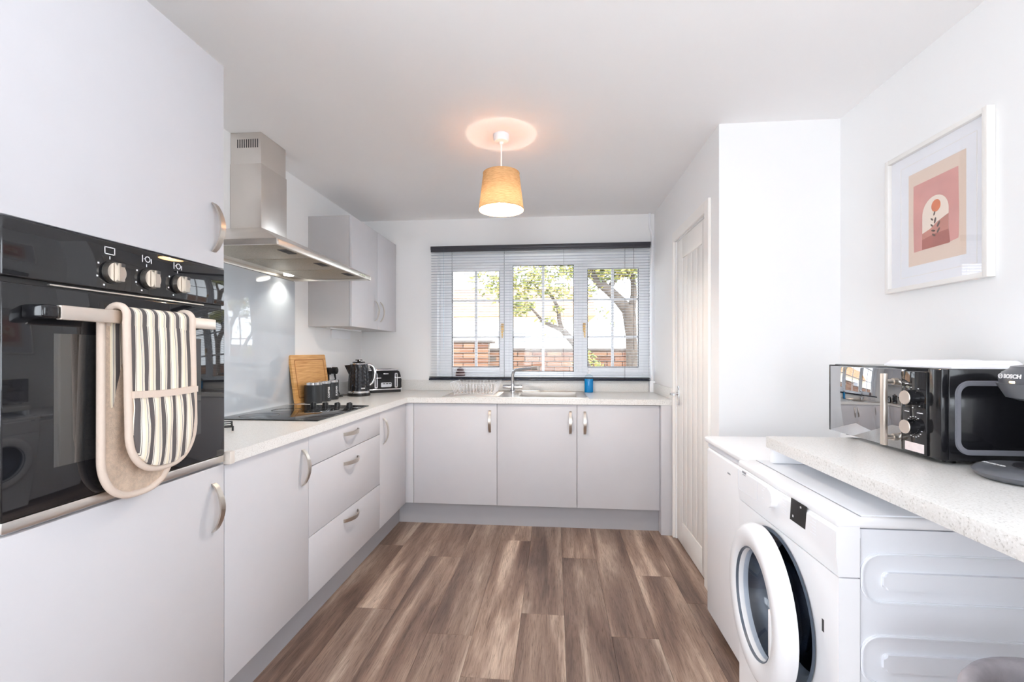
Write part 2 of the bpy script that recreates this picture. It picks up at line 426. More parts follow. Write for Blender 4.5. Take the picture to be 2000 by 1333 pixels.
bm = nb(); box(bm, XL - .1, XR + .1, YR - .1, YB + .3, ZC, ZC + .1); struct('ceiling', bm, 'ceiling_paint')
SW0, SW1, SZ0, SZ1 = -1.40, .50, 1.0, 2.06      # side window openings added to let in fill light
bm = nb(); box(bm, XL - .1, XL, YR, SW0, 0, ZC); box(bm, XL - .1, XL, SW1, YB, 0, ZC); box(bm, XL - .1, XL, SW0, SW1, 0, SZ0); box(bm, XL - .1, XL, SW0, SW1, SZ1, ZC); struct('wall_left', bm, 'wall_paint')
OX0, OX1, OZ0, OZ1 = -0.978, 0.772, 1.025, 2.04
bm = nb()
box(bm, XL - .1, OX0, YB, YB + .28, 0, ZC); box(bm, OX1, XR + .1, YB, YB + .28, 0, ZC)
box(bm, OX0, OX1, YB, YB + .28, OZ1, ZC); box(bm, OX0, OX1, YB, YB + .28, 0, OZ0)
struct('wall_back', bm, 'wall_paint')
DY0, DY1, DZ = 2.478, 3.098, 1.955
bm = nb()
box(bm, XD, XD + .1, YA + .1, DY0, 0, ZC); box(bm, XD, XD + .1, DY1, YB, 0, ZC); box(bm, XD, XD + .1, DY0, DY1, DZ, ZC)
struct('wall_door_side', bm, 'wall_paint')
bm = nb(); box(bm, XD, XR + .1, YA, YA + .1, 0, ZC); struct('wall_alcove', bm, 'wall_paint')
bm = nb(); box(bm, XR, XR + .1, YR, SW0, 0, ZC); box(bm, XR, XR + .1, SW1, YA, 0, ZC); box(bm, XR, XR + .1, SW0, SW1, 0, SZ0); box(bm, XR, XR + .1, SW0, SW1, SZ1, ZC); struct('wall_right', bm, 'wall_paint')
bm = nb()
PX0, PX1, PZ = -.9, .7, 2.05      # glazed door added behind the camera to let in fill light
box(bm, XL, PX0, YR - .1, YR, 0, ZC); box(bm, PX1, XR, YR - .1, YR, 0, ZC); box(bm, PX0, PX1, YR - .1, YR, PZ, ZC)
struct('wall_rear', bm, 'wall_paint')

# door and its casing
door = thing('door_1', None, None, (XD + .02, (DY0 + DY1) / 2, 0)); door['kind'] = 'structure'
X0, X1 = XD + .008, XD + .046
G0, G1, GZ0, GZ1 = 2.585, 2.975, .15, 1.825
bm = nb(); box(bm, X0, X1, DY0 + .003, G0, .006, DZ - .003, .001); part(door, 'stile', bm, 'door_paint')
bm = nb(); box(bm, X0, X1, G1, DY1 - .003, .006, DZ - .003, .001); part(door, 'stile', bm, 'door_paint')
bm = nb(); box(bm, X0, X1, G0, G1, GZ1, DZ - .003, .001); part(door, 'rail', bm, 'door_paint')
bm = nb(); box(bm, X0, X1, G0, G1, .006, GZ0, .001); part(door, 'rail', bm, 'door_paint')
bw = (G1 - G0) / 4
for i in range(4):
    bm = nb(); box(bm, X0 + .002, X1 - .002, G0 + bw*i + .003, G0 + bw*(i+1) - .003, GZ0 + .004, GZ1 - .004, .004, 2); part(door, 'board', bm, 'door_paint')
bm = nb(); box(bm, X0 + .007, X1 - .007, G0 - .002, G1 + .002, GZ0 - .002, GZ1 + .002); part(door, 'panel_back', bm, 'door_paint')
for z in (1.77, .99, .24):
    bm = nb(); cyl(bm, (XD - .004, DY0 + .002, z - .035), (XD - .004, DY0 + .002, z + .035), .0045, seg=10); box(bm, XD, X0 + .002, DY0 - .006, DY0 + .012, z - .035, z + .035)
    part(door, 'hinge', bm, 'steel')
bm = nb(); box(bm, X0 - .008, X0 + .001, 3.028, 3.066, .885, 1.01, .002); hp = part(door, 'handle_plate', bm, 'chrome')
bm = nb(); cyl(bm, (X0 - .005, 3.047, .958), (X0 - .05, 3.047, .958), .009, seg=14); tube(bm, [(X0 - .048, 3.052, .958), (X0 - .056, 3.02, .959), (X0 - .058, 2.97, .961), (X0 - .054, 2.935, .957)], [.009, .009, .008, .006], 10)
part(hp, 'lever', bm, 'chrome')
bm = nb(); box(bm, XD - .016, XD, DY0 - .068, DY0 - .004, 0, DZ + .066, .004); box(bm, XD - .016, XD, DY0 - .004, DY1 + .03, DZ + .004, DZ + .066, .004); box(bm, XD - .016, XD, DY1 + .004, DY1 + .03, 0, DZ + .004, .004)
struct('trim_1', bm, 'door_paint')

dr_ = thing('added_door', None, None, ((PX0 + PX1) / 2, YR - .05, 0)); dr_['kind'] = 'structure'  # unseen glazed door, added for the rear fill light
bm = nb(); box(bm, PX0, PX0 + .08, YR - .08, YR - .03, 0, PZ); box(bm, PX1 - .08, PX1, YR - .08, YR - .03, 0, PZ); box(bm, PX0 + .08, PX1 - .08, YR - .08, YR - .03, 0, .2); box(bm, PX0 + .08, PX1 - .08, YR - .08, YR - .03, PZ - .08, PZ); part(dr_, 'door_frame', bm, 'upvc', smooth=False)
bm = nb(); box(bm, PX0 + .08, PX1 - .08, YR - .057, YR - .053, .2, PZ - .08); part(dr_, 'pane', bm, 'pane_glass', smooth=False)

# window with three lights
WY0, WY1 = 3.845, 3.905
win = thing('window_1', None, None, (-0.1, 3.87, OZ0)); win['kind'] = 'structure'
bm = nb()
box(bm, OX0, OX0 + .055, WY0, WY1, OZ0, OZ1, .002); box(bm, OX1 - .055, OX1, WY0, WY1, OZ0, OZ1, .002)
box(bm, OX0 + .055, OX1 - .055, WY0, WY1, OZ1 - .055, OZ1, .002); box(bm, OX0 + .055, OX1 - .055, WY0, WY1, OZ0, OZ0 + .035, .002)
box(bm, -.432, -.385, WY0, WY1, OZ0 + .035, OZ1 - .055, .002); box(bm, .193, .24, WY0, WY1, OZ0 + .035, OZ1 - .055, .002)
part(win, 'window_frame', bm, 'upvc')
GL = [(-.874, -.463, 1.10, 1.922, True), (-.354, .162, 1.062, 1.965, False), (.272, .690, 1.102, 1.926, True)]
EDGE = [(OX0 + .055, -.432), (-.385, .193), (.24, OX1 - .055)]
for (gx0, gx1, gz0, gz1, opening), (e0, e1) in zip(GL, EDGE):
    y0, y1 = (WY0 - .018, WY1 - .01) if opening else (WY0 + .006, WY1 - .006)
    s0, s1, t0, t1 = (e0 - .012 if opening else e0), (e1 + .012 if opening else e1), OZ0 + (.03 if opening else .035), OZ1 - (.045 if opening else .055)
    bm = nb(); box(bm, s0, gx0, y0, y1, t0, t1, .003); box(bm, gx1, s1, y0, y1, t0, t1, .003)
    box(bm, gx0, gx1, y0, y1, gz1, t1, .003); box(bm, gx0, gx1, y0, y1, t0, gz0, .003)
    sash = part(win, 'sash', bm, 'upvc')
    bm = nb(); g = .006
    box(bm, gx0 - .001, gx0 + g, y0 + .012, y0 + .02, gz0, gz1); box(bm, gx1 - g, gx1 + .001, y0 + .012, y0 + .02, gz0, gz1)
    box(bm, gx0 + g, gx1 - g, y0 + .012, y0 + .02, gz1 - g, gz1 + .001); box(bm, gx0 + g, gx1 - g, y0 + .012, y0 + .02, gz0 - .001, gz0 + g)
    part(sash, 'gasket', bm, 'gap_dark', smooth=False)
    bm = nb(); box(bm, gx0 + .001, gx1 - .001, y0 + .022, y0 + .0225, gz0 + .001, gz1 - .001); part(sash, 'pane', bm, 'pane_glass', smooth=False)
    xm = (gx0 + gx1) / 2
    bm = nb(); box(bm, xm - .011, xm + .011, y0 + .024, y0 + .036, gz0, gz1); part(sash, 'glazing_bar', bm, 'upvc')
    for zz in (1.357, 1.668):
        bm = nb(); box(bm, gx0, gx1, y0 + .0235, y0 + .0365, zz - .009, zz + .009); part(sash, 'glazing_bar', bm, 'upvc')
    if opening:
        hx = -.437 if gx0 < 0 else .246
        bm = nb(); box(bm, hx - .011, hx + .011, y0 - .012, y0, 1.40, 1.47, .004); tube(bm, [(hx, y0 - .01, 1.455), (hx, y0 - .035, 1.45), (hx, y0 - .038, 1.41), (hx + .002, y0 - .036, 1.35)], [.008, .009, .008, .006], 10)
        part(sash, 'window_handle', bm, 'gold')
bm = nb(); box(bm, OX0 - .02, OX1 - .002, YB - .012, WY0 + .01, OZ0 - .02, OZ0 + .004, .003); struct('trim_2', bm, 'upvc')

for i, (x0, x1) in enumerate(((XL - .08, XL - .03), (XR + .03, XR + .08))):
    wn = thing('window_%d' % (i + 2), None, None, ((x0 + x1) / 2, (SW0 + SW1) / 2, SZ0)); wn['kind'] = 'structure'  # unseen side windows, added for the fill light
    bm = nb(); box(bm, x0, x1, SW0, SW0 + .06, SZ0, SZ1); box(bm, x0, x1, SW1 - .06, SW1, SZ0, SZ1); box(bm, x0, x1, SW0 + .06, SW1 - .06, SZ0, SZ0 + .06); box(bm, x0, x1, SW0 + .06, SW1 - .06, SZ1 - .06, SZ1); box(bm, x0, x1, -.48, -.42, SZ0 + .06, SZ1 - .06)
    part(wn, 'window_frame', bm, 'upvc', smooth=False)
    for a, b in ((SW0 + .06, -.48), (-.42, SW1 - .06)):
        bm = nb(); box(bm, (x0 + x1) / 2, (x0 + x1) / 2 + .004, a, b, SZ0 + .06, SZ1 - .06); part(wn, 'pane', bm, 'pane_glass', smooth=False)

# ------------------------------------------------------------------ fitted kitchen, left run
DF = -1.055; DB = DF - .018      # door face and back
ZB0, ZB1 = .156, .866
def door_part(root, x0, x1, y0, y1, z0, z1, name='door'):
    bm = nb(); box(bm, x0, x1, y0, y1, z0, z1, .0015, 2); return part(root, name, bm, 'cabinet_grey')
def vhandle_x(d, y, z0, z1):
    bm = nb(); bow(bm, (DF, y, z0), (DF, y, z1), (1, 0, 0), (0, 1, 0)); return part(d, 'handle', bm, 'nickel')
def vhandle_y(d, x, z0, z1, yf):
    bm = nb(); bow(bm, (x, yf, z0), (x, yf, z1), (0, -1, 0), (1, 0, 0)); return part(d, 'handle', bm, 'nickel')
t = thing('tall_oven_cabinet', 'tall light grey cabinet reaching nearly to the ceiling, housing the oven', 'cabinet', (-1.345, 1.07, 0))
bm = nb(); box(bm, XL + .002, DB - .001, .770, .788, .152, 2.145); box(bm, XL + .002, DB - .001, 1.352, 1.370, .152, 2.145); box(bm, XL + .002, DB - .001, .788, 1.352, 2.127, 2.145)
box(bm, XL + .002, DB - .001, .788, 1.352, .152, .17); box(bm, XL + .002, DB - .001, .788, 1.352, .856, .874); box(bm, XL + .002, DB - .001, .788, 1.352, 1.496, 1.514); box(bm, XL + .002, XL + .01, .788, 1.352, .17, 2.127)
part(t, 'body', bm, 'carcass_grey', smooth=False)
d = door_part(t, DB, DF, .772, 1.3685, .156, .871); vhandle_x(d, 1.322, .672, .822)
d = door_part(t, DB, DF, .772, 1.3685, 1.4965, 2.145); vhandle_x(d, 1.322, 1.541, 1.692)

# built-in oven
t = thing('built_in_oven', 'black glass built-in oven with three dials in the tall cabinet', 'oven', (-1.3, 1.07, .878))
bm = nb(); box(bm, -1.60, DB - .002, .795, 1.345, .880, 1.49); part(t, 'oven_body', bm, 'black_plastic')
bm = nb(); box(bm, DB - .002, DF + .004, .774, 1.3665, 1.377, 1.493, .004, 3); cp = part(t, 'control_panel', bm, 'black_glass')
bm = nb(); box(bm, DB - .002, DF + .004, .774, 1.3665, .902, 1.366, .003, 3); od = part(t, 'oven_door', bm, 'black_glass')
bm = nb(); box(bm, DF + .0035, DF + .0046, .866, 1.268, .986, 1.269, 0); part(od, 'inner_window', bm, 'oven_window', smooth=False)
bm = nb(); box(bm, DB - .02, DF - .006, .776, 1.364, 1.366, 1.377); part(t, 'vent_gap', bm, 'black_plastic', smooth=False)
bm = nb(); box(bm, DF - .010, DF + .001, .862, 1.285, 1.3695, 1.3735, .0015); part(t, 'vent_strip', bm, 'steel_panel')
bm = nb(); box(bm, DB - .002, DF + .003, .776, 1.365, .879, .901, .002); part(t, 'bottom_trim', bm, 'steel')
BX = -1.006
bm = nb(); box(bm, BX - .006, BX + .007, .838, 1.264, 1.296, 1.326, .002, 2); hb = part(od, 'handle_bar', bm, 'bar_steel')
for y0, y1, a in ((.806, .838, .006), (1.252, 1.270, -.004)):
    bm = nb(); box(bm, DF + .003, BX + a, y0, y1, 1.297, 1.325, .006, 3); part(od, 'handle_bracket', bm, 'black_gloss')
def oven_knob(y, z):
    bm = nb(); cyl(bm, (DF + .004, y, z), (DF + .008, y, z), .027, seg=32); k1 = part(cp, 'dial_collar', bm, 'black_plastic')
    bm = nb()
    # D-shaped grip: cylinder with a raised grip wedge
    pts = [(math.cos(a) * .0235, math.sin(a) * .0235) for a in [2*PI*i/32 for i in range(32)]]
    prism(bm, [(DF + .008, y + p[0], z + p[1]) for p in pts], (.012, 0, 0))
    prism(bm, [(DF + .020, y + p[0], z + p[1]) for p in [(-.008, -.0215), (.009, -.0215), (.009, .0215), (-.008, .0215)]], (.012, 0, 0))
    bmesh.ops.bevel(bm, geom=[e for e in bm.edges if e.calc_length() > .01], offset=.0012, segments=2, affect='EDGES')
    kk = part(cp, 'dial', bm, 'nickel')
    bm = nb(); box(bm, DF + .0318, DF + .0326, y - .0015, y + .0085, z + .013, z + .021); part(cp, 'dial_pointer', bm, 'gap_dark', smooth=False)
    return kk
KN = ((.992, 1.419), (1.090, 1.419), (1.187, 1.419))
for y, z in KN: oven_knob(y, z)
gx = DF + .0042
def ink(bm, y0, y1, z0, z1): box(bm, gx, gx + .0005, y0, y1, z0, z1)
for i, (y, z) in enumerate(KN):
    bm = nb()
    zi = z + .051; yi = y - .004
    if i == 0:
        for a in ((-.013, .013, -.009, -.007), (-.013, .013, .007, .009), (-.013, -.011, -.009, .009), (.011, .013, -.009, .009)): ink(bm, yi + a[0], yi + a[1], zi + a[2], zi + a[3])
    else:
        ink(bm, yi - .013, yi - .011, zi - .009, zi + .009)
        ring_prism(bm, [(yi + .003 + math.cos(2*PI*q/20)*.008, zi + math.sin(2*PI*q/20)*.008) for q in range(20)], [(yi + .003 + math.cos(2*PI*q/20)*.006, zi + math.sin(2*PI*q/20)*.006) for q in range(20)], lambda a, b: (gx, a, b), (.0005, 0, 0))
        ink(bm, yi - .008, yi - .004, zi - .001, zi + .001); ink(bm, yi + .013, yi + .015, zi - .009, zi + .003)
    ink(bm, yi - .001, yi + .001, zi - .020, zi - .013)
    for da in (-150, -110, -60, 60):
        a = math.radians(90 - da); ink(bm, y + .036*math.cos(a) - .002, y + .036*math.cos(a) + .002, z + .036*math.sin(a) - .002, z + .036*math.sin(a) + .002)
    part(cp, 'dial_symbol', bm, 'white_ink', smooth=False)['kind'] = 'stuff'

# double oven glove over the handle bar
gl = thing('oven_glove', 'beige and grey striped double oven glove hanging over the oven handle bar', 'oven glove', (-1.0, 1.06, .89))
def pad(xf, yc, w, ztop, zbot, rr, thick, puff, lean=0.0, nu=22, nv=24, shift=0.0):
    """rounded-ended quilted pad: front and back grids joined"""
    bm = nb(); F = []; B = []
    for j in range(nv + 1):
        v = j / nv; rf = []; rb = []
        for i in range(nu + 1):
            tt = -1 + 2 * i / nu
            zb = zbot + rr * (1 - math.sqrt(max(0, 1 - abs(tt) ** 2.6)))
            z = ztop + (zb - ztop) * v
            y = yc + tt * w / 2 + shift * v
            pf = puff * math.sqrt(max(0, 1 - tt ** 4)) * (0.35 + 0.65 * math.sin(PI * min(1, v * 1.02)) ** .5)
            wav = 0.0016 * math.sin(tt * 13 + v * 6)
            rf.append(bm.verts.new((xf + thick / 2 + pf + wav + lean * v, y, z))); rb.append(bm.verts.new((xf - thick / 2 + lean * v, y, z)))
        F.append(rf); B.append(rb)
    for j in range(nv):
        for i in range(nu):
            bm.faces.new((F[j][i], F[j+1][i], F[j+1][i+1], F[j][i+1])); bm.faces.new((B[j][i], B[j][i+1], B[j+1][i+1], B[j+1][i]))
    for j in range(nv):
        bm.faces.new((F[j][0], B[j][0], B[j+1][0], F[j+1][0])); bm.faces.new((F[j][nu], F[j+1][nu], B[j+1][nu], B[j][nu]))
    for i in range(nu):
        bm.faces.new((F[0][i], F[0][i+1], B[0][i+1], B[0][i])); bm.faces.new((F[nv][i], B[nv][i], B[nv][i+1], F[nv][i+1]))
    return bm
def pad_edge(xf, yc, w, ztop, zbot, rr, shift=0.0, lean=0.0, r=.0075):
    pts = []
    def zb(tt): return zbot + rr * (1 - math.sqrt(max(0, 1 - abs(tt) ** 2.6)))
    for v in [i / 8 for i in range(9)]: pts.append((xf + lean * v, yc - w/2 + shift * v, ztop + (zb(-1) - ztop) * v))
    for i in range(1, 40):
        tt = -math.cos(PI * i / 40); pts.append((xf + lean, yc + tt * w/2 + shift, zb(tt)))
    for v in [1 - i / 8 for i in range(9)]: pts.append((xf + lean * v, yc + w/2 + shift * v, ztop + (zb(1) - ztop) * v))
    return pts
GY = 1.062; GW = .188
# strip passing over the bar
bm = nb(); prof = []
R_ = .019
for i in range(13):
    a = PI * i / 12; prof.append((BX - .002 + .022 * math.cos(a), 1.318 + .019 * math.sin(a)))
outer = [(BX + .020, 1.288)] + prof + [(BX - .024, 1.288)]
nn = 26; G = []
for (px_, pz) in outer:
    G.append([bm.verts.new((px_ + .001 * math.sin(q * .9), GY - GW/2 + GW * q / nn, pz)) for q in range(nn + 1)])
G2 = [[bm.verts.new((BX - .002 + (v.co.x - BX + .002) * .72, v.co.y, 1.312 + (v.co.z - 1.312) * .72)) for v in row] for row in G]
for j in range(len(G) - 1):
    for q in range(nn):
        bm.faces.new((G[j][q], G[j+1][q], G[j+1][q+1], G[j][q+1])); bm.faces.new((G2[j][q], G2[j][q+1], G2[j+1][q+1], G2[j+1][q]))
    bm.faces.new((G[j][0], G2[j][0], G2[j+1][0], G[j+1][0])); bm.faces.new((G[j][nn], G[j+1][nn], G2[j+1][nn], G2[j][nn]))
part(gl, 'top_strip', bm, 'striped_cotton', ang=60)
bm = pad(BX + .0155, GY, GW, 1.292, .945, .10, .006, .006, shift=.006); fp = part(gl, 'front_pad', bm, 'striped_cotton', ang=60)
bm = pad(BX + .0245, GY + .004, GW - .006, 1.128, .948, .098, .008, .012, nv=16); part(gl, 'front_pocket', bm, 'striped_cotton', ang=60)
bm = nb(); pts = [(BX + .036 - .004 * abs(q / 10 - 1) ** 2, GY + .004 - GW/2 + GW * q / 20, 1.130 - .003 * math.sin(PI * q / 20)) for q in range(21)]
for p, q in zip(pts, pts[1:]): box(bm, p[0] - .010, p[0] + .004, p[1], q[1], p[2] - .008, p[2] + .008)
part(gl, 'pocket_hem', bm, 'binding', ang=60)
bm = nb(); e1 = pad_edge(BX + .021, GY, GW + .004, 1.30, .941, .10, .006); tube(bm, e1, .0082, 10)
top_l = [(BX - .002 + .024 * math.cos(PI * i / 10), GY - GW/2 - .002, 1.316 + .022 * math.sin(PI * i / 10)) for i in range(11)]
top_l = [(BX + .0215, top_l[0][1], 1.294)] + top_l + [(BX - .026, top_l[0][1], 1.290)]
tube(bm, top_l, .0080, 10); tube(bm, [(p[0], GY + GW/2 + .002, p[2]) for p in top_l], .0078, 10)
part(gl, 'front_binding', bm, 'binding', ang=60)
bm = pad(-1.034, GY - .018, GW, 1.30, .886, .10, .008, .004, lean=0.006, shift=-.006); part(gl, 'back_pad', bm, 'terry', ang=60)
bm = nb(); box(bm, -1.030, -1.024, GY - .018 - GW/2 + .016, GY - .018 - GW/2 + .046, 1.10, 1.30, .001); part(gl, 'back_lining', bm, 'striped_cotton')
bm = nb(); tube(bm, pad_edge(-1.030, GY - .018, GW + .004, 1.302, .883, .10, -.006, .006), .0085, 10); part(gl, 'back_binding', bm, 'binding', ang=60)

# base cabinets, left
def carcass(root, y0, y1):
    bm = nb(); box(bm, XL + .002, DB - .002, y0, y0 + .018, .152, .869); box(bm, XL + .002, DB - .002, y1 - .018, y1, .152, .869); box(bm, XL + .002, DB - .002, y0 + .018, y1 - .018, .152, .17)
    box(bm, XL + .002, XL + .012, y0 + .018, y1 - .018, .17, .869); box(bm, DB - .10, DB - .002, y0 + .018, y1 - .018, .851, .869); part(root, 'body', bm, 'carcass_grey', smooth=False)
t = thing('base_cabinet', 'light grey single-door base cabinet standing next to the oven tower', 'cabinet', (-1.345, 1.62, 0), group='base cabinets under the worktop')
carcass(t, 1.3725, 1.874); d = door_part(t, DB, DF, 1.3725, 1.8735, ZB0, ZB1); vhandle_x(d, 1.826, .668, .820)
t = thing('drawer_cabinet', 'light grey base cabinet with three drawers under the hob', 'cabinet', (-1.345, 2.277, 0), group='base cabinets under the worktop')
carcass(t, 1.876, 2.678)
for z0, z1, hz in ((.733, ZB1, .815), (.4295, .7295, .667), (ZB0, .426, .379)):
    d = door_part(t, DB, DF, 1.8765, 2.6775, z0, z1, 'drawer_front')
    bm = nb(); bow(bm, (DF, 2.200, hz), (DF, 2.362, hz), (1, 0, 0), (0, 0, 1)); part(d, 'handle', bm, 'nickel')
t = thing('corner_cabinet', 'light grey narrow single-door base cabinet in the inside corner', 'cabinet', (-1.345, 2.91, 0), group='base cabinets under the worktop')
carcass(t, 2.680, 3.140); d = door_part(t, DB, DF, 2.6805, 3.162, ZB0, ZB1); vhandle_x(d, 2.735, .660, .820)
# base cabinets, back
BF = 3.165; BBk = BF + .018
def carcass_b(root, x0, x1):
    bm = nb(); box(bm, x0, x0 + .018, BBk + .002, YB - .02, .152, .869); box(bm, x1 - .018, x1, BBk + .002, YB - .02, .152, .869); box(bm, x0 + .018, x1 - .018, BBk + .002, YB - .02, .152, .17)
    box(bm, x0 + .018, x1 - .018, YB - .03, YB - .02, .17, .869); part(root, 'body', bm, 'carcass_grey', smooth=False)
t = thing('base_cabinet', 'light grey single-door base cabinet below the draining board, left of the sink doors', 'cabinet', (-.70, 3.44, 0), group='base cabinets under the worktop')
carcass_b(t, -.998, -.401); d = door_part(t, -.9975, -.4015, BF, BBk, ZB0, ZB1); vhandle_y(d, -.450, .666, .821, BF)
t = thing('sink_cabinet', 'wide light grey two-door cabinet below the sink bowl', 'cabinet', (.155, 3.44, 0), group='base cabinets under the worktop')
carcass_b(t, -.400, .711); d = door_part(t, -.3985, .1525, BF, BBk, ZB0, ZB1); vhandle_y(d, .109, .665, .821, BF)
d = door_part(t, .1555, .7095, BF, BBk, ZB0, ZB1); vhandle_y(d, .207, .665, .821, BF)
bm = nb(); box(bm, DF - .004, -1.0005, BF + .001, BBk, ZB0, ZB1, .001); single('corner_filler', bm, 'cabinet_grey', 'narrow light grey filler strip in the corner between the two cabinet runs', 'panel', (-1.03, 3.17, ZB0))
bm = nb(); box(bm, .7125, XD - .002, 3.135, YB - .022, 0, .8695, .001); single('end_panel', bm, 'cabinet_grey', 'light grey floor-length end panel beside the white door', 'panel', (.755, 3.43, 0))
bm = nb(); box(bm, -1.138, -1.120, 1.372, 3.212, 0, .1505); single('kickboard', bm, 'plinth_grey', 'grey plinth board under the left cabinets', 'plinth', (-1.13, 2.29, 0), 'plinth boards', smooth=False)
bm = nb(); box(bm, -1.119, .7115, 3.212, 3.230, 0, .1505); single('kickboard', bm, 'plinth_grey', 'grey plinth board under the cabinets below the window', 'plinth', (-.2, 3.22, 0), 'plinth boards', smooth=False)
bm = nb(); box(bm, -1.138, -1.120, .772, 1.370, 0, .1505); single('kickboard', bm, 'plinth_grey', 'grey plinth board under the tall oven cabinet', 'plinth', (-1.13, 1.07, 0), 'plinth boards', smooth=False)

# worktop (L shaped, cut out for the sink bowl) with upstand
WT0, WT1, WFX, WFY = .870, .908, -1.040, 3.150
SBX0, SBX1, SBY0, SBY1 = -.255, .165, 3.235, 3.60
t = thing('kitchen_worktop', 'off-white speckled L-shaped worktop running below hob and window', 'worktop', (-1.3, 2.9, WT0))
bm = nb(); W8 = WT1
# top outline as an n-gon strip set: left leg, then back leg around the cut-out
box(bm, XL, WFX, 1.3725, YB, WT0, WT1, .0)
box(bm, WFX, SBX0, WFY, YB, WT0, WT1); box(bm, SBX1, XD, WFY, YB, WT0, WT1)
box(bm, SBX0, SBX1, WFY, SBY0, WT0, WT1); box(bm, SBX0, SBX1, SBY1, YB, WT0, WT1)
part(t, 'slab', bm, 'worktop_stone', smooth=False)
bm = nb(); box(bm, WFX - .02, WFX + .004, 1.3705, 1.393, WT0 - .001, WT1 + .001, .001); part(t, 'end_cap', bm, 'beige_cap')

bm = nb(); box(bm, XL + .001, XL + .018, 2.735, YB - .001, WT1 + .0005, .998, .002); single('upstand', bm, 'worktop_stone', 'low off-white upstand strip on the left wall behind the kettle', 'upstand', (XL + .01, 3.2, WT1), 'worktop upstands')
bm = nb(); box(bm, XL + .019, .750, YB - .018, YB - .001, WT1 + .0005, .998, .002); single('upstand', bm, 'worktop_stone', 'long off-white upstand strip below the window behind the sink', 'upstand', (-.4, YB - .01, WT1), 'worktop upstands')
bm = nb(); box(bm, XD - .016, XD - .001, 3.16, YB - .02, WT1 + .0005, .985, .002); single('upstand', bm, 'worktop_stone', 'short off-white upstand strip on the door wall at the worktop end', 'upstand', (XD - .01, 3.4, WT1), 'worktop upstands')

# ------------------------------------------------------------------ hob, hood, splashback
t = thing('hob', 'black ceramic glass hob set in the worktop under the hood', 'hob', (-1.35, 2.31, WT1))
bm = nb(); box(bm, -1.605, -1.094, 2.020, 2.608, WT1, WT1 + .006, .002, 2); part(t, 'glass_top', bm, 'hob_glass')
for cx, cy, r in ((-1.46, 2.14, .09), (-1.22, 2.14, .075), (-1.46, 2.37, .075), (-1.22, 2.37, .105)):
    bm = nb(); n = 48
    ring_prism(bm, [(cx + r*math.cos(2*PI*q/n), cy + r*math.sin(2*PI*q/n)) for q in range(n)], [(cx + (r-.0025)*math.cos(2*PI*q/n), cy + (r-.0025)*math.sin(2*PI*q/n)) for q in range(n)], lambda a, b: (a, b, WT1 + .0061), (0, 0, .0002))
    part(t, 'heating_zone', bm, 'gap_dark', smooth=False)
for i in range(4):
    x = -1.398 + i * .0728; y = 2.535
    bm = nb(); lathe(bm, [(0, 0), (.0165, 0), (.0165, .016), (.0145, .022), (0, .022)], (x, y, WT1 + .006), 24); box(bm, x - .003, x + .003, y - .016, y + .016, WT1 + .024, WT1 + .031, .001); part(t, 'hob_knob', bm, 'black_plastic')

t = thing('cooker_hood', 'stainless steel chimney cooker hood on the left wall', 'cooker hood', (-1.5, 2.26, 1.672))
HX0, HX1, HY0, HY1, HZ = XL + .001, -1.128, 1.762, 2.722, 1.672
CX1, CY0, CY1 = -1.470, 2.166, 2.377
bm = nb(); box(bm, HX0, CX1 + .004, CY0 - .004, CY1 + .004, 1.852, 2.18, .002); ch = part(t, 'chimney', bm, 'steel')
bm = nb(); box(bm, HX0, CX1, CY0, CY1, 2.18, ZC - .001, .002); uc = part(t, 'upper_chimney', bm, 'steel')
for i in range(10):
    bm = nb(); x = -1.598 + i * .0118; box(bm, x, x + .0055, CY0 - .0006, CY0 + .002, 2.262, 2.305); part(uc, 'vent_slot', bm, 'gap_dark', smooth=False)
for i in range(8):
    bm = nb(); x = -1.598 + i * .0118; box(bm, x, x + .0055, CY1 - .002, CY1 + .0006, 2.262, 2.305); part(uc, 'vent_slot', bm, 'gap_dark', smooth=False)
bm = nb(); L = HZ + .024
A = [(HX0, HY0, L), (HX1, HY0, L), (HX1, HY1, L), (HX0, HY1, L)]; B = [(HX0, CY0 - .004, 1.856), (CX1 + .004, CY0 - .004, 1.856), (CX1 + .004, CY1 + .004, 1.856), (HX0, CY1 + .004, 1.856)]
va = [bm.verts.new(p) for p in A]; vb = [bm.verts.new(p) for p in B]
for i in range(4):
    j = (i + 1) % 4; bm.faces.new((va[i], va[j], vb[j], vb[i]))
bm.faces.new(vb); bm.faces.new(va[::-1])
part(t, 'canopy', bm, 'steel', smooth=False)
bm = nb(); box(bm, HX0, HX1, HY0, HY0 + .012, HZ, L, .001); box(bm, HX0, HX1, HY1 - .012, HY1, HZ, L, .001); box(bm, HX1 - .012, HX1, HY0 + .012, HY1 - .012, HZ, L, .001); box(bm, HX0, HX0 + .012, HY0 + .012, HY1 - .012, HZ, L, .001)
box(bm, HX0 + .012, HX1 - .012, HY0 + .012, HY1 - .012, L - .004, L - .001)
rim = part(t, 'rim', bm, 'steel_panel')
fw = (HY1 - HY0 - .06) / 3
for i in range(3):
    y0 = HY0 + .03 + i * fw
    bm = nb(); box(bm, HX0 + .11, HX1 - .03, y0 + .004, y0 + fw - .004, L - .016, L - .005, .003); f_ = part(t, 'grease_filter', bm, 'mesh_filter')
    bm = nb(); yc = y0 + fw * .5; box(bm, HX1 - .085, HX1 - .045, yc - .045, yc + .045, L - .0175, L - .0155); box(bm, HX1 - .078, HX1 - .055, yc - .01, yc + .038, L - .0185, L - .017); part(f_, 'filter_latch', bm, 'gap_dark', smooth=False)
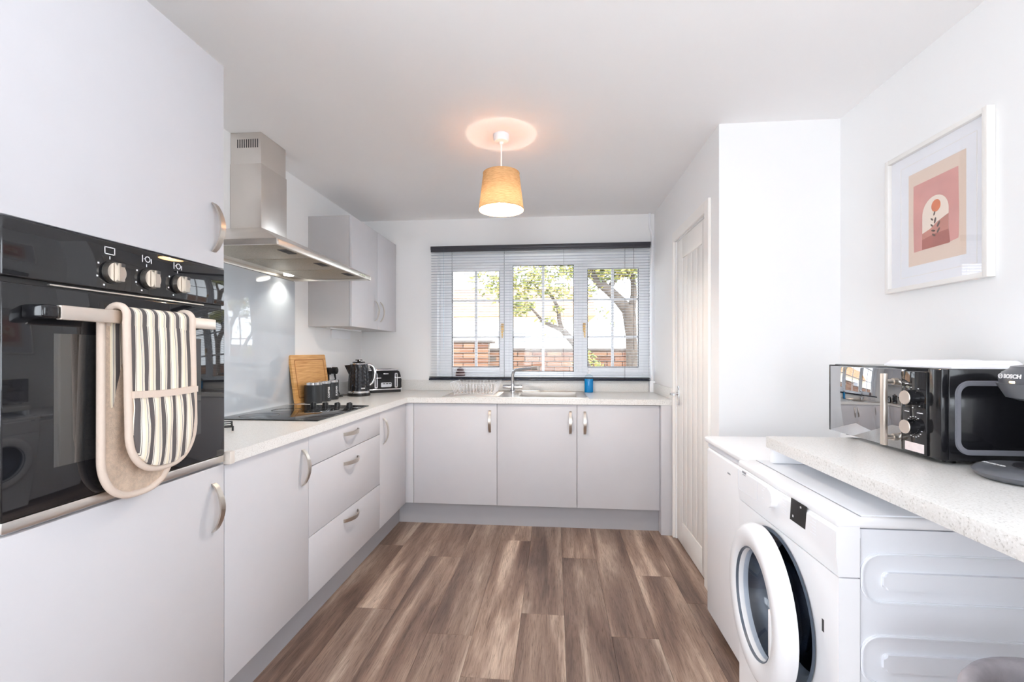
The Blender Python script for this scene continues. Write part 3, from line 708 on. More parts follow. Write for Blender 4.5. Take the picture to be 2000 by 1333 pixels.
for yl in (HY0 + .17, HY1 - .15):
    bm = nb(); cyl(bm, (HX0 + .062, yl, L - .012), (HX0 + .062, yl, L - .004), .028, seg=24); part(t, 'lamp_lens', bm, 'led_glow')
    sp = bpy.data.lights.new('hood_lamp', 'SPOT'); sp.energy = 2.2; sp.spot_size = math.radians(125); sp.spot_blend = .6; sp.color = (1, .95, .82); sp.shadow_soft_size = .025
    so = bpy.data.objects.new('hood_lamp', sp); COL.objects.link(so); so.location = (HX0 + .062, yl, L - .02)
for i in range(4):
    bm = nb(); cyl(bm, (HX1 - .001, HY1 - .10 - i * .022, HZ + .012), (HX1 + .003, HY1 - .10 - i * .022, HZ + .012), .006, seg=14); part(t, 'push_button', bm, 'chrome')
bm = nb(); box(bm, XL + .002, XL + .008, 1.374, 2.730, WT1 + .0005, 1.671, .001); single('glass_splashback', bm, 'splash_glass', 'pale grey glass splashback on the wall between hob and hood', 'splashback', (XL + .003, 2.05, WT1))

# wall cabinet
t = thing('wall_cabinet', 'light grey two-door wall cabinet mounted beside the cooker hood', 'cabinet', (-1.48, 3.32, 1.40))
bm = nb(); box(bm, XL, -1.352, 2.898, 3.738, 1.400, 2.135, .001); part(t, 'body', bm, 'carcass_grey')
WFd = -1.332
for y0, y1, hy in ((2.898, 3.335, 3.288), (3.338, 3.738, 3.388)):
    bm = nb(); box(bm, -1.350, WFd, y0, y1, 1.400, 2.135, .0015); d = part(t, 'door', bm, 'cabinet_grey')
    bm = nb(); bow(bm, (WFd, hy, 1.46), (WFd, hy, 1.612), (1, 0, 0), (0, 1, 0), w=.016); part(d, 'handle', bm, 'nickel')
bm = nb(); box(bm, -1.56, -1.53, 3.0, 3.5, 1.392, 1.4); part(t, 'under_light', bm, 'white_plastic')
bm = nb(); box(bm, XL, XL + .016, 3.20, 3.50, 1.332, 1.398, .003); single('trunking_box', bm, 'white_plastic', 'white plastic wiring cover on the wall just under the wall cabinet', 'wiring box', (XL + .01, 3.35, 1.332))

# ------------------------------------------------------------------ things on the left worktop
t = thing('chopping_board', 'bamboo chopping board leaning upright against the wall behind the black canisters', 'chopping board', (-1.580, 2.875, WT1))
ang = math.atan2(.042, .30); bm = nb()
P = rrect(.425, .303, .012); prism(bm, [(0, a, b + .1515) for a, b in P], (-.016, 0, 0))
def lean(bm): bmesh.ops.transform(bm, matrix=Matrix.Translation((.004, 0, .003)) @ Matrix.Rotation(-ang, 4, 'Y'), verts=bm.verts[:]); return bm
part(t, 'board', lean(bm), 'bamboo', local=True)
bm = nb(); ring_prism(bm, rrect(.36, .245, .012), rrect(.346, .231, .010), lambda a, b: (.0002, a, b + .1515), (.0006, 0, 0)); M('bamboo_groove', S(176, 118, 62), .6); part(t, 'juice_groove', lean(bm), 'bamboo_groove', local=True)
def canister(x, y, label, word):
    t = thing('canister', label, 'canister', (x, y, WT1), group='black canisters in front of the chopping board')
    bm = nb(); lathe(bm, [(0, 0), (.050, 0), (.0525, .003), (.0525, .116), (0, .116)], seg=40); part(t, 'body', bm, 'canister_black', local=True)
    bm = nb(); lathe(bm, [(0, .116), (.0535, .116), (.0535, .130), (.051, .133), (0, .134)], seg=40); part(t, 'lid', bm, 'chrome', local=True)
    if word:
        bm = text_bm(word, .021, .0004, .0004)
        place_bm(bm, (0, 0, 1), (-1, 0, 0), (0, 0, 0)); # reads upwards
        # wrap: after rotation text runs along z, letter height along -x; move on to the cylinder facing camera-right
        a = math.radians(-15)
        bmesh.ops.transform(bm, matrix=Matrix.Rotation(a + PI/2, 4, 'Z') @ Matrix.Translation((0, -.0528, .058)) @ Matrix.Identity(4), verts=bm.verts[:])
        part(t, 'lettering', bm, 'white_ink', local=True, smooth=False)
canister(-1.512, 2.742, 'plain black canister with steel lid, nearest the hob', None)
canister(-1.518, 2.866, 'black canister marked COFFEE with steel lid, middle of three', 'COFFEE')
canister(-1.524, 2.985, 'black canister marked SUGAR with steel lid, farthest from the hob', 'SUGAR')
t = thing('wall_socket', 'white double wall socket above the worktop behind the canisters', 'socket', (XL, 3.165, 1.05))
bm = nb(); box(bm, XL, XL + .009, 3.09, 3.24, 1.055, 1.143, .003); part(t, 'plate', bm, 'white_plastic')
for y in (3.118, 3.212):
    bm = nb(); box(bm, XL + .009, XL + .012, y - .006, y + .006, 1.124, 1.136, .001); part(t, 'switch', bm, 'white_plastic')
for y, lab in ((3.120, 'black plug in the wall socket, left one beside the chopping board'), (3.214, 'black plug in the wall socket, right one nearer the kettle')):
    t = thing('plug', lab, 'plug', (XL + .009, y, 1.09), group='plugs in the double socket')
    bm = nb(); prism(bm, [(XL + .0095, y + a, 1.094 + b) for a, b in rrect(.046, .05, .016)], (.034, 0, 0)); bmesh.ops.bevel(bm, geom=bm.edges[:], offset=.004, segments=2, affect='EDGES'); part(t, 'plug_body', bm, 'black_plastic')
    s_ = 1 if y > 3.15 else .2
    bm = nb(); tube(bm, [(XL + .026, y, 1.072), (XL + .028, y + .004 * s_, 1.045), (XL + .03, y + .02 * s_, 1.0), (XL + .035, y + .03 * s_, .95), (XL + .05, y + .03 * s_, WT1 + .005)], [.008, .006, .0035, .0035, .0035], 8); part(t, 'cable', bm, 'black_plastic')

t = thing('kettle', 'black textured electric kettle with chrome handle beside the toaster', 'kettle', (-1.438, 3.245, WT1), math.radians(24))
bm = nb(); lathe(bm, [(0, 0), (.080, 0), (.082, .006), (.080, .022), (0, .022)], seg=48); part(t, 'power_base', bm, 'black_plastic', local=True)
bm = nb(); lathe(bm, [(.0, .022), (.0765, .022), (.0775, .034), (.075, .038), (0, .038)], seg=48); part(t, 'chrome_ring', bm, 'chrome', local=True)
bm = nb(); ns, nr = 40, 15; rows = []
for j in range(nr + 1):
    z = .038 + (.232 - .038) * j / nr; r = .0755 - .013 * (j / nr) ** 1.5
    row = []
    for i in range(ns):
        a = 2 * PI * (i + (j % 2) * .5) / ns
        rr_ = r + (.0016 if (i + j) % 2 == 0 else -.0008) * (1 if 0 < j < nr - 1 else 0)
        row.append(bm.verts.new((rr_ * math.cos(a), rr_ * math.sin(a), z)))
    rows.append(row)
for j in range(nr):
    for i in range(ns):
        a, b_ = rows[j], rows[j + 1]; k2 = (i + 1) % ns
        if j % 2 == 0: bm.faces.new((a[i], a[k2], b_[i])); bm.faces.new((a[k2], b_[k2], b_[i]))
        else: bm.faces.new((a[i], b_[k2], b_[i])); bm.faces.new((a[i], a[k2], b_[k2]))
bm.faces.new(rows[0][::-1]); bm.faces.new(rows[-1]); part(t, 'body', bm, 'kettle_black', local=True, smooth=False)
bm = nb(); lathe(bm, [(0, .232), (.0635, .232), (.064, .238), (.058, .243), (0, .246)], seg=40); part(t, 'lid_ring', bm, 'chrome', local=True)
bm = nb(); lathe(bm, [(0, .244), (.046, .244), (.042, .250), (.012, .252), (.012, .258), (.026, .259), (.024, .266), (0, .267)], seg=32); part(t, 'lid', bm, 'black_gloss', local=True)
bm = nb(); prism(bm, [(-.055, 0, .228), (-.098, 0, .222), (-.088, 0, .205), (-.066, 0, .15)], (0, .001, 0)); bm.free()
bm = nb(); v = [bm.verts.new(p) for p in ((-.100, 0, .224), (-.056, -.026, .229), (-.056, .026, .229), (-.067, 0, .150), (-.056, -.022, .17), (-.056, .022, .17))]
for f in ((0, 1, 4), (0, 4, 3), (0, 3, 5), (0, 5, 2), (0, 2, 1), (1, 2, 5, 3, 4)): bm.faces.new([v[i] for i in f])
part(t, 'spout', bm, 'kettle_black', local=True, smooth=False)
bm = nb(); tube(bm, [(.054, 0, .226), (.082, 0, .228), (.104, 0, .21), (.114, 0, .17), (.110, 0, .13), (.096, 0, .095), (.076, 0, .078)], [.010, .0105, .0105, .0105, .010, .009, .008], 12); hd = part(t, 'handle', bm, 'chrome', local=True, ang=60)
bm = nb(); tube(bm, [(.080, 0, .215), (.094, 0, .2), (.101, 0, .17), (.098, 0, .135), (.087, 0, .105)], .0095, 10); part(t, 'handle_grip', bm, 'black_plastic', local=True, ang=60)
bm = nb(); a = math.radians(-68); c_ = Vector((math.cos(a), math.sin(a), 0)); place_bm(box(bm, -.014, .014, -.0045, .0045, 0, .001), (-math.sin(a), math.cos(a), 0), (0, 0, 1), tuple(c_ * .0765 + Vector((0, 0, .058)))); part(t, 'badge', bm, 'chrome', local=True, smooth=False)
bm = nb(); tube(bm, [(-.075, .02, .005), (-.12, .03, .005), (-.14, -.02, .005), (-.11, -.06, .005), (-.13, -.10, .005), (-.15, -.16, .005)], .0032, 8); part(t, 'cord', bm, 'black_plastic', local=True)

# toaster, turned towards the room in the corner
t = thing('toaster', 'black four-slice toaster with two chrome levers in the worktop corner', 'toaster', (-1.395, 3.560, WT1 + .0005), math.radians(38))
TW, TD, TH = .29, .17, .185   # local x along the front, front faces -y
bm = nb(); prism(bm, [(-TW/2 + .006, -TD/2 + .006, 0), (TW/2 - .006, -TD/2 + .006, 0), (TW/2 - .006, TD/2 - .006, 0), (-TW/2 + .006, TD/2 - .006, 0)], (0, 0, .022)); part(t, 'base', bm, 'black_plastic', local=True)
bm = nb(); box(bm, -TW/2 - .002, TW/2 + .002, -TD/2 - .002, TD/2 + .002, .020, .031, .004); part(t, 'base_trim', bm, 'chrome', local=True)
bm = nb(); prof = [(-TW/2, .031), (TW/2, .031), (TW/2 - .002, .10), (TW/2 - .010, .145), (TW/2 - .024, TH - .01), (-TW/2 + .024, TH - .01), (-TW/2 + .010, .145), (-TW/2 + .002, .10)]
prism(bm, [(a, -TD/2, b) for a, b in prof], (0, TD, 0)); bmesh.ops.bevel(bm, geom=bm.edges[:], offset=.006, segments=3, affect='EDGES'); part(t, 'body', bm, 'black_gloss', local=True)
bm = nb(); box(bm, -TW/2 + .026, TW/2 - .026, -TD/2 + .004, TD/2 - .004, TH - .012, TH - .002, .004); tp = part(t, 'top_plate', bm, 'chrome', local=True)
for yy in (-.048, -.016, .022, .052):
    bm = nb(); box(bm, -.10, .10, yy - .010, yy + .010, TH - .0025, TH - .0015); part(tp, 'bread_slot', bm, 'gap_dark', local=True, smooth=False)
for xx in (-.062, .098):
    bm = nb(); ring_prism(bm, [(xx + a, .095 + b) for a, b in rrect(.024, .118, .008)], [(xx + a, .095 + b) for a, b in rrect(.008, .10, .003)], lambda a, b: (a, -TD/2 + .001, b), (0, -.004, 0)); lv = part(t, 'lever_slot', bm, 'chrome', local=True)
    bm = nb(); box(bm, xx - .006, xx + .034, -TD/2 - .026, -TD/2 + .002, .112, .122, .003); part(lv, 'lever', bm, 'chrome', local=True)
bm = nb(); prism(bm, [(.018 + a, -TD/2 + .001, .062 + b) for a, b in rrect(.085, .036, .008)], (0, -.006, 0)); bp_ = part(t, 'button_panel', bm, 'chrome', local=True)
for q in range(3):
    bm = nb(); box(bm, -.008 + q * .024, .008 + q * .024, -TD/2 - .009, -TD/2 - .004, .068, .074, .001); part(bp_, 'button', bm, 'black_plastic', local=True)
bm = nb(); box(bm, -.004, .036, -TD/2 - .003, -TD/2 + .001, .145, .152, .001); part(t, 'badge', bm, 'chrome', local=True)

t = thing('trivet', 'black wire trivet lying on the worktop next to the oven tower', 'trivet', (-1.43, 1.765, WT1), math.radians(38))
bm = nb(); s_ = .085
tube(bm, [(-s_, -s_, .016), (s_, -s_, .016), (s_, s_, .016), (-s_, s_, .016)], .003, 8, closed=True); part(t, 'outer_wire', bm, 'matt_black', local=True)
bm = nb()
for a in (-.045, 0, .045): tube(bm, [(a, -s_, .016), (a * .4, 0, .017), (a, s_, .016)], .0026, 6)
for a in (-.04, .04): tube(bm, [(-s_, a, .014), (0, a * .3, .014), (s_, a, .014)], .0026, 6)
part(t, 'cross_wires', bm, 'matt_black', local=True)
for a, b in ((-s_, -s_), (s_, -s_), (s_, s_), (-s_, s_)):
    bm = nb(); cyl(bm, (a, b, 0), (a, b, .018), .004, seg=10); part(t, 'foot', bm, 'matt_black', local=True)

# ------------------------------------------------------------------ sink side
t = thing('sink', 'stainless steel sink with ribbed draining board under the window', 'sink', (-.28, 3.43, WT1))
SX0, SX1, SY0, SY1 = -.800, .235, 3.195, 3.690; Z0 = WT1
bm = nb(); box(bm, SX0, SBX0, SY0, SY1, Z0, Z0 + .004, .001); box(bm, SBX1, SX1, SY0, SY1, Z0, Z0 + .004, .001); box(bm, SBX0, SBX1, SY0, SBY0, Z0, Z0 + .004); box(bm, SBX0, SBX1, SBY1, SY1, Z0, Z0 + .004)
part(t, 'rim', bm, 'steel', smooth=False)
bm = nb(); box(bm, SX0 + .002, SX1 - .002, SY1 - .012, SY1 - .002, Z0 + .004, Z0 + .010, .003); box(bm, SX0 + .002, SX0 + .012, SY0 + .005, SY1 - .012, Z0 + .004, Z0 + .008, .003); box(bm, SX1 - .012, SX1 - .002, SY0 + .005, SY1 - .012, Z0 + .004, Z0 + .008, .003); part(t, 'raised_edge', bm, 'steel')
bm = nb(); d_ = .15
for x0, x1, y0, y1, z0, z1 in ((SBX0, SBX0 + .003, SBY0, SBY1, Z0 - d_, Z0 + .003), (SBX1 - .003, SBX1, SBY0, SBY1, Z0 - d_, Z0 + .003), (SBX0, SBX1, SBY0, SBY0 + .003, Z0 - d_, Z0 + .003), (SBX0, SBX1, SBY1 - .003, SBY1, Z0 - d_, Z0 + .003), (SBX0, SBX1, SBY0, SBY1, Z0 - d_ - .003, Z0 - d_)): box(bm, x0, x1, y0, y1, z0, z1)
bl = part(t, 'bowl', bm, 'steel', smooth=False)
bm = nb(); cyl(bm, (-.045, 3.42, Z0 - d_), (-.045, 3.42, Z0 - d_ + .004), .04, seg=28); part(bl, 'waste', bm, 'chrome')
for i in range(9):
    bm = nb(); y = 3.26 + i * .042; tube(bm, [(-.77, y, Z0 + .0045), (-.40, y, Z0 + .004)], .0035, 8); part(t, 'drainer_rib', bm, 'steel')
t = thing('kitchen_tap', 'chrome lever tap with angled spout behind the sink', 'tap', (-.335, 3.645, Z0 + .004))
bm = nb(); lathe(bm, [(0, 0), (.026, 0), (.026, .006), (.019, .012), (.0185, .06), (0, .06)], (-.335, 3.645, Z0 + .004), 24); part(t, 'tap_body', bm, 'chrome')
bm = nb(); tube(bm, [(-.335, 3.645, Z0 + .05), (-.335, 3.645, 1.045), (-.328, 3.635, 1.070), (-.310, 3.61, 1.086), (-.27, 3.575, 1.094), (-.150, 3.47, 1.108), (-.128, 3.45, 1.111)], [.0135, .0125, .0125, .0125, .0125, .0125, .0125], 16); spt = part(t, 'spout', bm, 'chrome', ang=60)
bm = nb(); cyl(bm, (-.170, 3.488, 1.104), (-.122, 3.446, 1.108), .016, seg=18); part(spt, 'spout_tip', bm, 'steel')
for sx, nm in ((-1, 'lever'), (1, 'lever')):
    bm = nb(); tube(bm, [(-.335 + sx * .012, 3.645, .951), (-.335 + sx * .045, 3.645, .951), (-.335 + sx * .078, 3.645, .951)], [.014, .016, .0135], 16); part(t, nm, bm, 'chrome', ang=60)
t = thing('dish_rack', 'white wire dish rack standing empty on the draining board', 'dish rack', (-.59, 3.45, Z0 + .008))
rx0, rx1, ry0, ry1, rz0, rz1 = -.735, -.45, 3.31, 3.60, Z0 + .012, 1.005
bm = nb(); ex = .025
tube(bm, [(rx0 - ex, ry0 - ex, rz1), (rx1 + ex, ry0 - ex, rz1), (rx1 + ex, ry1 + ex, rz1), (rx0 - ex, ry1 + ex, rz1)], .0032, 8, closed=True); part(t, 'top_rim', bm, 'white_plastic')
bm = nb(); tube(bm, [(rx0, ry0, rz0), (rx1, ry0, rz0), (rx1, ry1, rz0), (rx0, ry1, rz0)], .003, 8, closed=True); part(t, 'bottom_rim', bm, 'white_plastic')
n = 13
for i in range(n):
    x = rx0 + (rx1 - rx0) * i / (n - 1); xt = rx0 - ex + (rx1 - rx0 + 2 * ex) * i / (n - 1)
    bm = nb(); tube(bm, [(xt, ry0 - ex, rz1), (x, ry0 + .004, rz0), (x, ry1 - .004, rz0), (xt, ry1 + ex, rz1)], .0019, 6); part(t, 'wire', bm, 'white_plastic')
    if 0 < i < n - 1:
        bm = nb(); tube(bm, [(x, 3.40, rz0), (x - .006, 3.43, rz0 + .06), (x + .004, 3.47, rz0 + .06), (x, 3.50, rz0)], .0019, 6); part(t, 'plate_hoop', bm, 'chrome')
for y in (3.36, 3.41, 3.455, 3.50, 3.55):
    for xa, xb in ((rx0, rx0 - ex), (rx1, rx1 + ex)):
        bm = nb(); tube(bm, [(xa, y, rz0), (xb, y, rz1)], .0019, 6); part(t, 'wire', bm, 'white_plastic')
for a, b in ((rx0, ry0), (rx1, ry0), (rx0, ry1), (rx1, ry1)):
    bm = nb(); cyl(bm, (a, b, Z0 + .004), (a, b, rz0), .005, seg=10); part(t, 'foot', bm, 'white_plastic')

t = thing('soap_bottle', 'clear pump bottle of blue washing-up liquid to the right of the sink', 'soap bottle', (.272, 3.668, WT1))
bm = nb(); lathe(bm, [(0, .001), (.032, .001), (.034, .006), (.034, .108), (0, .108)], seg=32, sx=1, sy=.72); part(t, 'blue_liquid', bm, 'soap_blue', local=True)
bm = nb(); lathe(bm, [(0, 0), (.034, 0), (.036, .005), (.036, .120), (.030, .134), (.014, .142), (.012, .150), (0, .150)], seg=32, sx=1, sy=.74); part(t, 'bottle', bm, 'bottle_clear', local=True)
bm = nb(); cyl(bm, (0, 0, .148), (0, 0, .164), .014, seg=20); cyl(bm, (0, 0, .164), (0, 0, .180), .005, seg=12); box(bm, -.010, .010, -.034, .012, .180, .191, .003); part(t, 'pump', bm, 'white_plastic', local=True)
t = thing('sill_ornament', 'small dark brown striped dome ornament on the window sill behind the blind', 'ornament', (-.792, 3.792, OZ0 + .004))
for i, (z0, z1, r0, r1, m) in enumerate(((0, .012, .040, .040, 'ornament_brown'), (.012, .022, .038, .037, 'ornament_pale'), (.022, .036, .038, .036, 'ornament_brown'), (.036, .044, .033, .031, 'ornament_pale'))):
    bm = nb(); cyl(bm, (0, 0, z0), (0, 0, z1), r0, r1, 28); part(t, 'band', bm, m, local=True)
bm = nb(); lathe(bm, [(0, .044), (.030, .044), (.027, .058), (.016, .069), (0, .073)], seg=28); part(t, 'dome', bm, 'ornament_brown', local=True)

# venetian blind
t = thing('venetian_blind', 'grey horizontal slat venetian blind hanging open across the window', 'blind', (-.13, 3.705, .99))
BX0, BX1, BYc = -1.022, .755, 3.712
bm = nb(); box(bm, BX0, BX1 + .004, BYc - .022, BYc + .018, 2.074, 2.104, .002); part(t, 'head_rail', bm, 'head_rail')
bm = nb(); box(bm, BX0 + .003, BX1, BYc - .024, BYc - .021, 2.055, 2.078, .001); part(t, 'valance_lip', bm, 'head_rail')
bm = nb(); box(bm, BX0 - .015, BX1 - .004, BYc - .02, BYc + .012, 0.998, 1.012, .004, 3); part(t, 'bottom_rail', bm, 'navy_rail')
pitch = .0224; z = 1.030; slat0 = None; ns = 0
for q in range(3):
    bm = nb(); box(bm, BX0 - .012, BX1 - .002, BYc - .017, BYc + .010, 1.0135 + q * .005, 1.0165 + q * .005, .001); part(t, 'stacked_slat', bm, 'navy_rail')
z = 1.046
while z < 2.058:
    if slat0 is None:
        bm = nb(); cs = 5; R0 = []; R1 = []
        for k2 in range(cs + 1):
            s_ = -1 + 2 * k2 / cs; yy = s_ * .0125; zz = .0016 * (1 - s_ * s_) - s_ * .0006
            R0.append((yy, zz))
        for (ya, za), (yb, zb_) in zip(R0, R0[1:]):
            v = [bm.verts.new(p) for p in ((BX0 + .13, BYc - 3.705 + ya, za), (BX1 + .13, BYc - 3.705 + ya, za), (BX1 + .13, BYc - 3.705 + yb, zb_), (BX0 + .13, BYc - 3.705 + yb, zb_))]
            bm.faces.new(v)
        bmesh.ops.remove_doubles(bm, verts=bm.verts[:], dist=1e-5)
        bmesh.ops.solidify(bm, geom=bm.faces[:], thickness=.0005)
        slat0 = part(t, 'slat', bm, 'slat_alu', local=True); slat0.location = (0, 0, z - .99)
    else: share(slat0, t, (0, 0, z - .99), name='slat')
    z += pitch; ns += 1
for x in (-.845, -.41, .075, .56):
    bm = nb()
    for yy in (BYc - .0135, BYc + .0135): cyl(bm, (x, yy, 1.01), (x, yy, 2.075), .0009, seg=5)
    part(t, 'ladder_cord', bm, 'head_rail')
bm = nb(); cyl(bm, (.625, BYc - .026, 1.25), (.625, BYc - .026, 2.085), .0014, seg=6); part(t, 'pull_cord', bm, 'head_rail')
bm = nb(); cyl(bm, (-.91, BYc - .026, 1.25), (-.91, BYc - .026, 2.085), .0022, seg=8); part(t, 'tilt_wand', bm, 'bottle_clear')

# pipe in the corner
t = thing('wall_pipe', 'thin white pipe running down the corner beside the window', 'pipe', (.776, 3.72, 1.0))
bm = nb(); tube(bm, [(.757, 3.726, ZC - .001), (.757, 3.726, 2.25), (.760, 3.726, 2.22), (.772, 3.724, 2.185), (.776, 3.722, 2.15), (.776, 3.722, .99)], .0095, 12); part(t, 'tube', bm, 'white_plastic', ang=60)
for z in (2.075, 1.45):
    bm = nb(); cyl(bm, (.776, 3.722, z - .008), (.776, 3.722, z + .008), .0135, seg=14); box(bm, .768, .784, 3.722, YB, z - .006, z + .006); part(t, 'pipe_clip', bm, 'white_plastic')
bm = nb(); box(bm, .752, .796, 3.70, 3.726, WT1 + .0005, 1.0, .004); part(t, 'boxing', bm, 'white_plastic')

# pendant lamp
LX, LY = -.271, 2.315
t = thing('pendant_lamp', 'lit pendant lamp with tapered beige fabric shade hanging from the ceiling', 'lamp', (LX, LY, 1.957))
bm = nb(); lathe(bm, [(0, ZC), (.040, ZC), (.040, ZC - .022), (.034, ZC - .034), (.012, ZC - .038), (.008, ZC - .048), (0, ZC - .048)], (LX, LY, 0), 32); part(t, 'ceiling_rose', bm, 'white_plastic')
bm = nb(); cyl(bm, (LX, LY, 2.13), (LX, LY, ZC - .045), .0038, seg=10); part(t, 'cord', bm, 'white_plastic')
bm = nb(); lathe(bm, [(0, 2.145), (.012, 2.145), (.022, 2.13), (.030, 2.10), (.030, 2.072), (0, 2.072)], (LX, LY, 0), 20); part(t, 'bulb_holder', bm, 'white_plastic')
bm = nb(); lathe(bm, [(0, 2.074), (.014, 2.072), (.020, 2.05), (.034, 2.034), (.038, 2.026), (0, 2.026)], (LX, LY, 0), 28); bb = part(t, 'bulb', bm, 'white_plastic')
bm = nb(); lathe(bm, [(.038 * math.cos(math.radians(q)), 2.0255 - .038 * math.sin(math.radians(q))) for q in range(0, 90, 10)] + [(0, 1.9875)], (LX, LY, 0), 32); part(bb, 'bulb_dome', bm, 'bulb_glow')
bm = nb(); lathe(bm, [(.115, 1.957), (.092, 2.142)], (LX, LY, 0), 64); sh = part(t, 'lamp_shade', bm, 'shade_linen', ang=80)
for r, z in ((.115, 1.957), (.092, 2.142)):
    bm = nb(); tube(bm, [(LX + r * math.cos(2*PI*q/48), LY + r * math.sin(2*PI*q/48), z) for q in range(48)], .0022, 6, closed=True); part(sh, 'shade_rim', bm, 'shade_linen')
bm = nb()
for a in (0, 2*PI/3, 4*PI/3): tube(bm, [(LX + .015*math.cos(a), LY + .015*math.sin(a), 2.128), (LX + .092*math.cos(a), LY + .092*math.sin(a), 2.142)], .0018, 6)
part(sh, 'shade_carrier', bm, 'white_plastic')
# ------------------------------------------------------------------ right side
# breakfast bar
RZ0, RZ1, RX0 = .902, .940, .725
t = thing('breakfast_bar', 'white speckled stone-effect bar top carrying the microwave', 'worktop', (1.04, .7, 0))
bm = nb(); box(bm, RX0, XR - .002, -.30, 1.645, RZ0, RZ1, .002); part(t, 'slab', bm, 'worktop_stone')
bm = nb(); box(bm, RX0 + .012, XR - .002, 1.622, 1.640, .8515, RZ0, .001); part(t, 'support_batten', bm, 'white_plastic')
bm = nb(); box(bm, RX0 + .02, XR - .002, -.30, -.28, 0, RZ0, .001); part(t, 'support_panel', bm, 'cabinet_grey')

# fridge
t = thing('undercounter_fridge', 'white undercounter fridge in the alcove beyond the washing machine', 'fridge', (1.0, 1.96, 0))
FX, FY0, FY1, FZ = .702, 1.708, 2.185, .842
bm = nb(); box(bm, FX + .048, 1.30, FY0, FY1, .02, FZ - .026, .004); part(t, 'cabinet', bm, 'white_enamel')
bm = nb(); box(bm, FX, FX + .044, FY0, FY1, .035, FZ - .052, .012, 4); fd = part(t, 'fridge_door', bm, 'white_enamel')
bm = nb(); box(bm, FX + .004, FX + .044, FY0 + .004, FY1 - .004, FZ - .050, FZ - .028, .004); part(fd, 'grip_strip', bm, 'side_enamel')
bm = nb(); box(bm, FX - .012, 1.31, FY0, FY1, FZ - .026, FZ, .010, 4); part(t, 'top_lid', bm, 'white_plastic')
bm = nb(); box(bm, FX - .0006, FX + .001, 1.90, 1.93, .735, .741); part(fd, 'badge', bm, 'grey_line', smooth=False)
for a in (FX + .09, 1.26):
    for b in (FY0 + .05, FY1 - .05):
        bm = nb(); cyl(bm, (a, b, 0), (a, b, .022), .016, seg=14); part(t, 'foot', bm, 'black_plastic')

# washing machine
t = thing('washing_machine', 'white front-loading washing machine with its round door ajar, under the bar top', 'washing machine', (.95, 1.40, 0))
WX, WY0_, WY1_, WZ = .655, 1.120, 1.690, .850
DYc, DZc, DR = 1.425, .480, .222
bm = nb()
box(bm, WX + .045, 1.24, WY0_ + .004, WY0_ + .012, .03, WZ - .03); box(bm, WX + .045, 1.24, WY1_ - .012, WY1_ - .004, .03, WZ - .03); box(bm, 1.23, 1.24, WY0_ + .012, WY1_ - .012, .03, WZ - .03)
box(bm, WX + .045, 1.23, WY0_ + .012, WY1_ - .012, .03, .04)
part(t, 'cabinet', bm, 'side_enamel', smooth=False)
# front fascia with a round opening
bm = nb(); n = 64; hole = [(DYc + (DR - .012) * math.cos(2*PI*q/n), DZc + (DR - .012) * math.sin(2*PI*q/n)) for q in range(n)]
def sq(q):
    a = 2*PI*q/n; c_, s_ = math.cos(a), math.sin(a)
    ty = ((WY1_ - DYc) if c_ > 0 else (DYc - WY0_)) / max(1e-6, abs(c_)); tz = ((.706 - DZc) if s_ > 0 else (DZc - .022)) / max(1e-6, abs(s_))
    m_ = min(ty, tz); return (DYc + m_ * c_, DZc + m_ * s_)
outer = [sq(q) for q in range(n)]
# snap corners
for cy, cz in ((WY0_, .022), (WY0_, .706), (WY1_, .022), (WY1_, .706)):
    i = min(range(n), key=lambda q: (outer[q][0] - cy) ** 2 + (outer[q][1] - cz) ** 2); outer[i] = (cy, cz)
ring_prism(bm, outer, hole, lambda a, b: (WX, a, b), (.046, 0, 0)); part(t, 'front_panel', bm, 'white_enamel', smooth=False)
# control fascia: bowed outward at the top
bm = nb(); prism(bm, [(WX, WY0_, .709), (WX - .006, WY0_, .76), (WX - .006, WY0_, WZ - .036), (WX + .006, WY0_, WZ - .020), (WX + .046, WY0_, WZ - .020), (WX + .046, WY0_, .709)], (0, WY1_ - WY0_, 0)); cf = part(t, 'control_fascia', bm, 'white_enamel')
bm = nb(); box(bm, WX - .004, 1.245, WY0_ - .001, WY1_ + .001, WZ - .028, WZ - .003, .008, 4); tpz = part(t, 'worktop_lid', bm, 'white_enamel')
bm = nb(); box(bm, WX + .055, 1.235, WY0_ + .015, WY1_ - .015, WZ - .004, WZ, .001); part(tpz, 'lid_inset', bm, 'side_enamel')
bm = nb(); box(bm, WX + .052, WX + .055, WY0_ + .01, WY1_ - .01, WZ - .0035, WZ - .002); part(tpz, 'lid_groove', bm, 'grey_line', smooth=False)
fx = WX - .0066
bm = nb(); prism(bm, [(fx, 1.320, .829), (fx, 1.243, .829), (fx, 1.250, .768), (fx, 1.327, .768)], (.001, 0, 0)); dp = part(cf, 'display', bm, 'black_plastic', smooth=False)
bm = nb(); box(bm, fx - .0004, fx + .0002, 1.268, 1.274, .816, .821); box(bm, fx - .0004, fx + .0002, 1.308, 1.313, .779, .785); part(dp, 'display_mark', bm, 'white_ink', smooth=False)
bm = nb(); cyl(bm, (fx + .001, 1.425, .795), (fx - .016, 1.425, .795), .030, .027, 36); part(cf, 'programme_dial', bm, 'white_enamel')
bm = nb(); P = rrect(.15, .075, .012); ring_prism(bm, [(1.605 + a, .785 + b) for a, b in P], [(1.605 + a * .985, .785 + b * .97) for a, b in P], lambda a, b: (fx + .0004, a, b), (-.0008, 0, 0)); part(cf, 'drawer_outline', bm, 'side_enamel', smooth=False)
bm = nb(); box(bm, fx - .0006, fx + .001, 1.618, 1.648, .812, .818); box(bm, fx - .0006, fx + .001, 1.62, 1.646, .806, .808); part(cf, 'badge', bm, 'grey_line', smooth=False)
bm = nb()
